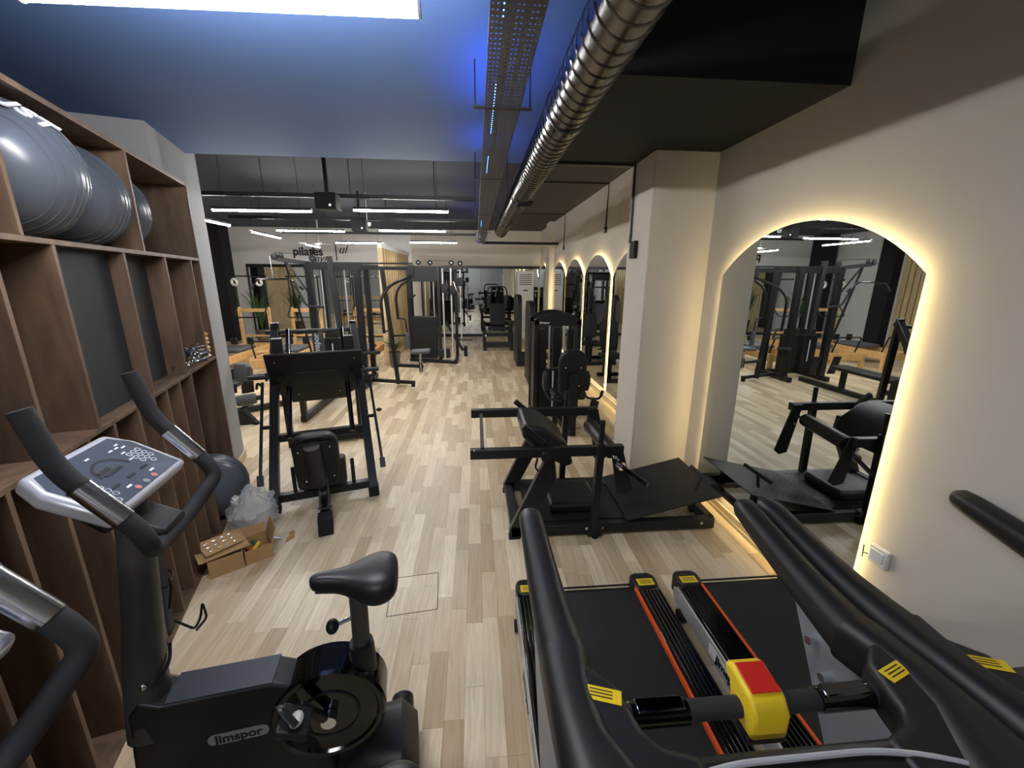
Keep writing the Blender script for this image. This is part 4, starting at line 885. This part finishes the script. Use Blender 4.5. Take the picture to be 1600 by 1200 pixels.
B().b2(-.92 - OX, -.64 - OX, 10.0 - OY, 10.06 - OY, .10, .32).build('pulley_housing', 'metal2', t, bev=.02)
for x in (-1.22, -1.02): B().cyl(g_(x, 10.37, 1.07), g_(x, 10.37, 1.92), .012, 10).build('stack_rod', 'rod', t)
for (x, y) in ((-.76, 9.95), (-.56, 9.80), (-.36, 10.1)): B().cyl(g_(x, y, .06), g_(x, y, 2.2), .021, 12).build('guide_rod', 'rod', t)
for (x, y, z) in ((-.72, 9.95, 1.75), (-.52, 9.80, 1.72), (-.36, 10.1, 1.9)):
    cr = B().box(g_(x, y, z), (.15, .08, .20)).build('carriage', 'metal', t, bev=.02)
    B().cyl(g_(x + .03, y - .05, z + .05), g_(x + .03, y - .03, z + .05), .055, 16).build('carriage_pulley', 'metal2', cr)
for (x, z) in ((-1.32, 2.33), (-1.05, 2.33), (-.56, 2.33), (-.36, 2.32)): pulley(t, g_(x, 10.15, z), .062, (0, 1, 0))
B().cyl(g_(-1.0, 10.15, 2.38), g_(-.6, 10.15, 2.38), .005, 6).build('cable', 'metal', t)
B().bar(g_(-.72, 9.95, .98), g_(-.32, 9.85, .30), .05).build('diagonal_brace', 'metal', t)
B().cyl(g_(-.45, 9.9, .55), g_(-.10, 9.9, .55), .016, 10).build('plate_peg', 'metal', t)
for i, z in enumerate((.22, .34)): B().cyl(g_(-.30, 9.9, z), g_(-.22, 9.9, z), .07, 20).build('weight_plate', 'rubber', t)
B().tube([g_(-.5, 9.7, 1.9), g_(-.42, 9.65, 1.7), g_(-.30, 9.7, 1.5)], .012, 8, .05).build('handle', 'chrome', t)
B().tube([g_(-1.60, 10.26, 1.52), g_(-1.50, 10.1, 1.52), g_(-1.42, 10.1, 1.60)], .02, 8, .04).build('side_handle', 'foam', t)
# ================================================================== reclining abdominal bench before the far mirror
t = thing('recline_press', 'black reclining press bench in front of the far mirror', 'gym machine', (.61, 11.5, 0))
for x in (-.38, .38):
    B().bar((x, .05, 0), (x, .05, .52), .09).build('front_leg', 'metal', t, bev=.005); B().bar((x, .9, 0), (x, .9, .75), .08).build('rear_leg', 'metal', t, bev=.005)
    B().bar((x, .05, .50), (x, .9, .72), .07).build('side_rail', 'metal', t)
    B().cyl((x * .62, .5, 1.15), (x * .62, .5, 1.52), .06, 14).build('shoulder_pad', 'vinyl', t, bev=.015)
    B().bar((x, .3, .5), (x * 1.1, .2, .82), .06).build('arm_rest', 'foam', t)
B().bar((-.38, .05, .17), (.38, .05, .17), .05, .16).build('front_panel', 'metal2', t, bev=.006)
B().bar((-.38, .05, .46), (.38, .05, .46), .06, .08).build('cross_bar', 'metal', t)
B().prism([(p, q) for p, q in rrect(.44, .66, .08, 5)], (0, .36, 1.0), (1, 0, 0), (0, .45, .9), -.08).build('back_pad', 'vinyl', t, bev=.02)
B().prism([(p, q) for p, q in rrect(.42, .42, .06, 5)], (0, .22, .60), (1, 0, 0), (0, .95, .2), .07).build('seat', 'vinyl', t, bev=.02)
B().cyl((-.28, .12, .62), (.28, .12, .62), .05, 14).build('foot_roller', 'foam', t)
B().tube([(-.3, .55, 1.4), (-.25, .55, 1.75), (.25, .55, 1.75), (.3, .55, 1.4)], .022, 10, .1).build('overhead_bar', 'metal', t)
B().b2(-.37, -.33, .0, .006, .40, .46).build('label', 'print', t)
# ================================================================== selectorised machines along the mirror wall
def tower(loc, w_, d_, h, label, seat):
    t = thing('weight_machine', label, 'gym machine', loc, 0, 'stack weight machines')
    pr = [(0, 0), (d_, 0), (d_, h - .16), (d_ - .05, h - .05), (d_ - .14, h), (.14, h), (.05, h - .05), (0, h - .16)]
    B().prism(pr, (w_, 0, 0), (0, 1, 0), (0, 0, 1), -w_).build('shroud', 'plast', t, bev=.012)
    B().prism([(.08, .3), (d_ - .08, .3), (d_ - .08, h - .2), (.08, h - .2)], (-.004, 0, 0), (0, 1, 0), (0, 0, 1), .004).build('side_window', 'metal2', t)
    B().b2(.02, w_ + .1, -.05, .03, .0, .34).build('front_foot', 'metal', t, bev=.01)
    B().b2(.0, w_ + .6, -.03, .05, .0, .07).b2(0, w_ + .6, d_ - .05, d_ + .03, 0, .07).build('base', 'metal', t)
    B().b2(w_ + .25, w_ + .65, .1, .5, .45, .53).build('seat', 'vinyl', t, bev=.02)
    B().bar((w_ + .45, .3, .0), (w_ + .45, .3, .46), .08).build('seat_post', 'metal', t)
    B().prism([(p, q) for p, q in rrect(.36, .60, .09, 5)], (w_ + .45, .52, .88), (1, 0, 0), (0, .2, .98), .07).build('backrest', 'vinyl', t, bev=.02)
    B().bar((w_ + .45, .62, 0), (w_ + .45, .66, 1.1), .07).build('back_post', 'metal', t)
    B().tube([(w_ + .2, .3, .62), (w_ + .18, .05, .66), (w_ + .18, -.05, .78)], .016, 10, .05).tube([(w_ + .7, .3, .62), (w_ + .72, .05, .66), (w_ + .72, -.05, .78)], .016, 10, .05).build('handles', 'foam', t)
    B().ell((w_ + .12, -.02, .75), (.02, .02, .02), 8, 6).build('knob', 'chrome', t)
    return t
tower((.93, 9.42, 0), .11, .85, 1.62, 'farthest dark weight stack machine on the mirror side', 0)
tower((.985, 7.72, 0), .12, .62, 1.57, 'middle dark weight stack machine on the mirror side', 0)
OX, OY = 1.12, 5.7
t = thing('leg_extension_machine', 'nearest weight stack machine with white logo and dark backrest', 'gym machine', (OX, OY, 0))
def archpoly(x0, x1, z0, zs, zt, n=14): return [(x0, z0), (x1, z0)] + [(x1 + (x0 - x1) * k / n, zs + (zt - zs) * math.sin(PI * k / n) ** .8) for k in range(n + 1)]
for (y, dp) in ((5.68, .05), (6.15, .05)):
    for x in (.80, 1.40): B().b2(x - OX, x + .065 - OX, y - OY, y + dp - OY, 0, 1.44).build('frame_post', 'metal', t, bev=.008)
    hd = B().prism([(x - OX, z) for x, z in archpoly(.80, 1.465, 1.36, 1.44, 1.545)], (0, y + dp - OY, 0), (1, 0, 0), (0, 0, 1), dp).build('frame_header', 'metal', t, bev=.008)
    if y < 6:
        B().prism([(p, q) for p, q in rrect(.17, .05, .008)], (.945 - OX, y - OY, 1.40), (1, 0, 0), (0, 0, 1), .003).build('logo_plate', 'gloss', hd)
        text('Jimspor', 'logo_text', 'tex_w', hd, (.945 - OX, y - OY - .004, 1.40), (1, 0, 0), (0, 0, 1), .046, .0008, off=.001)
for x in (.80, 1.40):
    B().b2(x - OX, x + .065 - OX, 5.70 - OY, 6.18 - OY, 0, .08).build('base_rail', 'metal', t)
    B().b2(x + .02 - OX, x + .045 - OX, 5.74 - OY, 6.14 - OY, .1, 1.38).build('side_cover', 'plast', t)
for x in (1.04, 1.26): B().cyl((x - OX, 5.82 - OY, .1), (x - OX, 5.82 - OY, 1.4), .012, 10).build('guide_rod', 'rod', t)
for k in range(16): B().b2(.99 - OX, 1.31 - OX, 5.76 - OY, 5.90 - OY, .12 + k * .038, .153 + k * .038).build('stack_plate', 'metal', t, bev=.003)
B().b2(1.085 - OX, 1.105 - OX, 5.754 - OY, 5.758 - OY, .16, .70).build('weight_scale', 'print', t)
B().b2(.88 - OX, 1.0 - OX, 5.80 - OY, 5.86 - OY, .10, 1.28).b2(1.30 - OX, 1.39 - OX, 5.80 - OY, 5.86 - OY, .1, 1.28).build('stack_cover', 'plast', t, bev=.01)
B().bar((1.15 - OX, 5.82 - OY, .75), (1.15 - OX, 5.82 - OY, 1.32), .12, .05).build('stack_stem', 'metal', t)
B().prism([(p, q) for p, q in rrect(.36, .66, .16, 6)], (1.22 - OX, 5.05 - OY, .80), (1, 0, 0), (0, -.1, .99), -.085).build('backrest', 'vinyl', t, bev=.02)
for (x, z) in ((1.12, .90), (1.32, .90), (1.30, .66)): B().ell((x - OX, 5.03 - OY, z), (.012, .006, .012), 10, 6).build('bolt', 'chrome', t)
B().bar((1.22 - OX, 5.0 - OY, 0), (1.22 - OX, 5.02 - OY, .82), .10, .06).build('back_post', 'metal', t, bev=.004)
B().bar((1.22 - OX, 4.95 - OY, .06), (1.12 - OX, 5.75 - OY, .06), .08).build('floor_beam', 'metal', t)
B().b2(1.0 - OX, 1.42 - OX, 5.12 - OY, 5.50 - OY, .44, .52).build('seat', 'vinyl', t, bev=.025)
for x, r_ in ((.90, .05), (1.44, .05)): B().loft([ring_sec((x - OX, 5.20 - OY, .56), (1, 0, 0), (0, 1, 0), .05, .09, .02), ring_sec((x - OX, 5.20 - OY, .64), (1, 0, 0), (0, 1, 0), .09, .15, .04), ring_sec((x - OX, 5.20 - OY, .76), (1, 0, 0), (0, 1, 0), .09, .15, .04), ring_sec((x - OX, 5.20 - OY, .82), (1, 0, 0), (0, 1, 0), .05, .09, .02)]).build('side_pad', 'vinyl', t)
for a, b_ in ((-1, .96), (1, 1.40)):
    B().tube([(b_ - OX, 5.2 - OY, .58), (b_ + a * .04 - OX, 5.15 - OY, .46), (b_ + a * .2 - OX, 5.10 - OY, .46), (b_ + a * .22 - OX, 5.05 - OY, .56)] if a > 0 else [(.90 - OX, 5.2 - OY, .56), (.93 - OX, 5.15 - OY, .46), (1.10 - OX, 5.10 - OY, .44)], .016, 10, .05).build('hand_lever', 'metal', t)
B().cyl((1.605 - OX, 5.06 - OY, .51), (1.62 - OX, 5.05 - OY, .585), .02, 10).build('grip', 'foam', t)
B().bar((1.05 - OX, 5.3 - OY, 0), (1.05 - OX, 5.3 - OY, .4), .06).build('seat_leg', 'metal', t)
B().cyl((1.0 - OX, 5.25 - OY, .25), (1.12 - OX, 5.25 - OY, .25), .016, 10).build('pivot_pin', 'chrome', t)
B().prism([(0, 0), (.09, 0), (.17, .40), (.07, .45)], (1.40 - OX, 5.0 - OY, .05), (1, 0, 0), (0, 0, 1), -.03).build('leg_arm', 'metal', t, bev=.003)
# ================================================================== bench machine behind the left column
t = thing('back_extension_bench', 'dark bench with grey pad peeking from behind the pale column', 'gym machine', (-3.55, 6.0, 0), .15)
B().bar((-.3, 0, .05), (.55, .5, .05), .08).build('base_beam', 'metal2', t); B().bar((.15, -.35, .05), (.05, .6, .05), .08).build('base_beam', 'metal2', t)
B().prism([(0, 0), (.30, 0), (.16, .20), (.04, .20)], (.14, -.35, 0.0), (1, 0, 0), (0, 0, 1), -.1).build('foot_block', 'metal', t, bev=.006)
B().bar((-.1, .1, .05), (-.22, .1, 1.15), .09, .11).build('tall_post', 'metal', t, bev=.005)
B().prism([(p, q) for p, q in rrect(.16, .5, .06, 4)], (-.26, -.05, 1.2), (.9, 0, .3), (-.3, 0, .9), -.3).build('head_pad', 'vinyl', t, bev=.02)
B().b2(-.55, .12, .0, .28, .44, .52).build('bench_pad', 'vinyl', t, bev=.02)
B().bar((-.2, .14, .05), (-.2, .14, .45), .07).build('bench_leg', 'metal', t)
pd = B().loft([ring_sec((.30, -.22, .60), (1, 0, 0), (0, 1, 0), .16, .1, .04), ring_sec((.31, -.22, .66), (1, 0, 0), (0, 1, 0), .20, .14, .05), ring_sec((.32, -.22, .80), (1, 0, 0), (0, 1, 0), .20, .14, .05), ring_sec((.32, -.22, .84), (1, 0, 0), (0, 1, 0), .14, .1, .04)]).build('grey_pad', 'gvinyl', t)
B().tube([(.38, -.2, .66), (.60, -.15, .66), (.68, -.15, .73)], .016, 10, .05).build('hand_lever', 'metal2', t)
B().cyl((.65, -.15, .70), (.70, -.15, .75), .022, 10).build('grip', 'foam', t)
B().cyl((.2, -.28, .33), (.44, -.24, .35), .075, 18).build('roller', 'gvinyl', t, bev=.02)
B().cyl((.44, -.24, .35), (.50, -.23, .355), .035, 14).build('roller_cap', 'plast', t)
for sg in (-1, 1): B().box((-.05 + sg * .12, .55, .42), (.17, .02, .40), rx=.2, rz=.6).build('foot_plate', 'plate', t, bev=.003)
# ================================================================== pilates corner
def reformer(x0, label, loops=False):
    t = thing('pilates_reformer', label, 'pilates reformer', (x0, 10.7, 0), 0, 'wooden pilates reformers')
    W = .68
    for x in (0, W):
        B().b2(x - .02, x + .02, -2.3, 0, .24, .40).build('side_board', 'pine', t, bev=.004)
        for y in (-2.25, -.05): B().b2(x - .04, x + .04, y - .04, y + .04, 0, .40).build('leg', 'pine', t, bev=.004)
        B().b2(x - .03, x + .03, -.05, .01, .40, 1.28).build('tower_post', 'pine', t, bev=.004)
        B().cyl((x, -.02, 1.2), (x, -.02, 2.0), .018, 10).build('steel_post', 'dchrome', t)
        for k in range(6): B().ell((x, -.055, .7 + k * .1), (.012, .012, .012), 8, 6).build('eye_bolt', 'chrome', t)
    for y in (-2.28, -.02): B().b2(0, W, y - .02, y + .02, .24, .40).build('end_board', 'pine', t)
    B().b2(0, W, -.045, .0, 1.16, 1.24).b2(0, W, -.045, 0, .56, .60).build('tower_rail', 'pine', t, bev=.003)
    B().cyl((-.05, -.02, 2.0), (W + .05, -.02, 2.0), .018, 10).build('top_bar', 'dchrome', t)
    B().tube([(0, -.02, 1.35), (.0, -.3, 1.05), (W, -.3, 1.05), (W, -.02, 1.35)], .016, 10, .08).build('push_bar', 'metal', t)
    B().b2(.04, W - .04, -1.5, -.75, .40, .47).build('carriage', 'gvinyl', t, bev=.02)
    for x in (.16, W - .16): B().box((x, -.72, .55), (.14, .06, .16)).build('shoulder_rest', 'vinyl', t, bev=.02)
    B().tube([(.06, -2.1, .4), (.06, -2.2, .75), (W - .06, -2.2, .75), (W - .06, -2.1, .4)], .016, 10, .06).build('foot_bar', 'metal', t)
    for x in ((.02, W - .1) if loops else ()):
        lp_ = B().cyl((x, -.06, 1.99), (x, -.08, 1.94), .004, 6).build('spring', 'chrome', t)
        B().torus((x, -.08, 1.86), .07, .028, (.3, 1, .1), 18, 8).build('fleece_loop', 'fluff', lp_)
reformer(-5.73, 'wooden pilates reformer nearest the side wall with white fleece loops', True)
reformer(-4.50, 'wooden pilates reformer in the middle, behind the lat pulldown')
reformer(-3.00, 'wooden pilates reformer beside the slat partition')
t = thing('jump_box', 'small open wooden pilates box on the floor behind the leg press', 'wooden box', (-4.72, 9.6, 0), .2)
B().b2(-.15, .15, -.15, -.13, 0, .36).b2(-.15, .15, .13, .15, 0, .36).build('side', 'pine', t); B().b2(-.15, -.13, -.15, .15, 0, .36).b2(.13, .15, -.15, .15, 0, .36).build('end', 'pine', t)
B().b2(-.17, .17, -.17, .17, .36, .38).build('top', 'pine', t, bev=.003)
t = thing('slat_partition', 'freestanding partition of upright pale wooden slats', 'partition', (-2.08, 9.75, 0))
for i in range(26): B().b2(-.03, .03, i * .145, i * .145 + .085, .10, 2.62).build('slat', 'slat_shaded' if i % 2 else 'slat', t, bev=.004)  # every other slat coloured darker to stand for the shaded slat edges
B().b2(-.05, .05, -.05, 3.8, .0, .10).build('base_beam', 'slat', t, bev=.004); B().b2(-.05, .05, -.05, 3.8, 2.62, 2.73).build('head_beam', 'white', t, bev=.004)
B().b2(-.05, .05, -.07, -.02, .1, 2.62).build('end_post', 'slat', t)
def plant(name, label, loc, pr, ph, h, n, sp_):
    t = thing(name, label, 'plant', loc)
    B().lathe([(0, 0), (pr * .72, 0), (pr, ph), (pr * .93, ph), (pr * .9, ph - .03), (0, ph - .03)], n=20).build('pot', 'pot', t)
    B().lathe([(0, ph - .03), (pr * .9, ph - .03), (0, ph - .02)], n=16).build('soil', 'soil', t)
    for i in range(n):
        a = random.random() * 2 * PI; l = h * random.uniform(.55, 1); s_ = sp_ * random.uniform(.4, 1); wv = .014
        pts = [V((math.cos(a) * s_ * (k / 5) ** 1.6, math.sin(a) * s_ * (k / 5) ** 1.6, ph - .03 + l * (k / 5) - .25 * l * (k / 5) ** 3)) for k in range(6)]
        sd_ = V((-math.sin(a), math.cos(a), 0))
        L_ = [p + sd_ * wv * math.sin(PI * (k + .4) / 5.6) for k, p in enumerate(pts)]; R2 = [p - sd_ * wv * math.sin(PI * (k + .4) / 5.6) for k, p in enumerate(pts)]
        th = V((0, 0, .002))
        B().loft([[l_, r_, r_ - th, l_ - th] for l_, r_ in zip(L_, R2)]).build('leaf', 'leaf', t)
plant('potted_plant', 'low spreading green plant in a tapered grey pot by the slat partition', (-1.86, 9.45, 0), .13, .36, .45, 46, .38)
plant('potted_palm', 'tall green palm standing in the far pilates corner', (-6.35, 12.9, 0), .18, .45, 1.7, 60, .65)
# ================================================================== air conditioner
t = thing('air_conditioner', 'tall white floor standing air conditioner in the far corner', 'air conditioner', (1.63, 13.95, 0))
B().b2(-.27, .27, -.15, .17, 0, 2.22).build('cabinet', 'white', t, bev=.02)
for k in range(6): B().b2(-.20, .20, -.162, -.148, 1.78 + k * .062, 1.80 + k * .062).build('louvre', 'slot', t)
B().b2(-.07, .07, -.156, -.149, 1.58, 1.62).build('display', 'slot', t)
for k in range(16): B().b2(-.22, .22, -.154, -.149, .25 + k * .05, .262 + k * .05).build('intake_slot', 'grey', t)
B().b2(.25, .262, -.16, -.15, 1.05, 1.2).build('handle', 'grey', t)
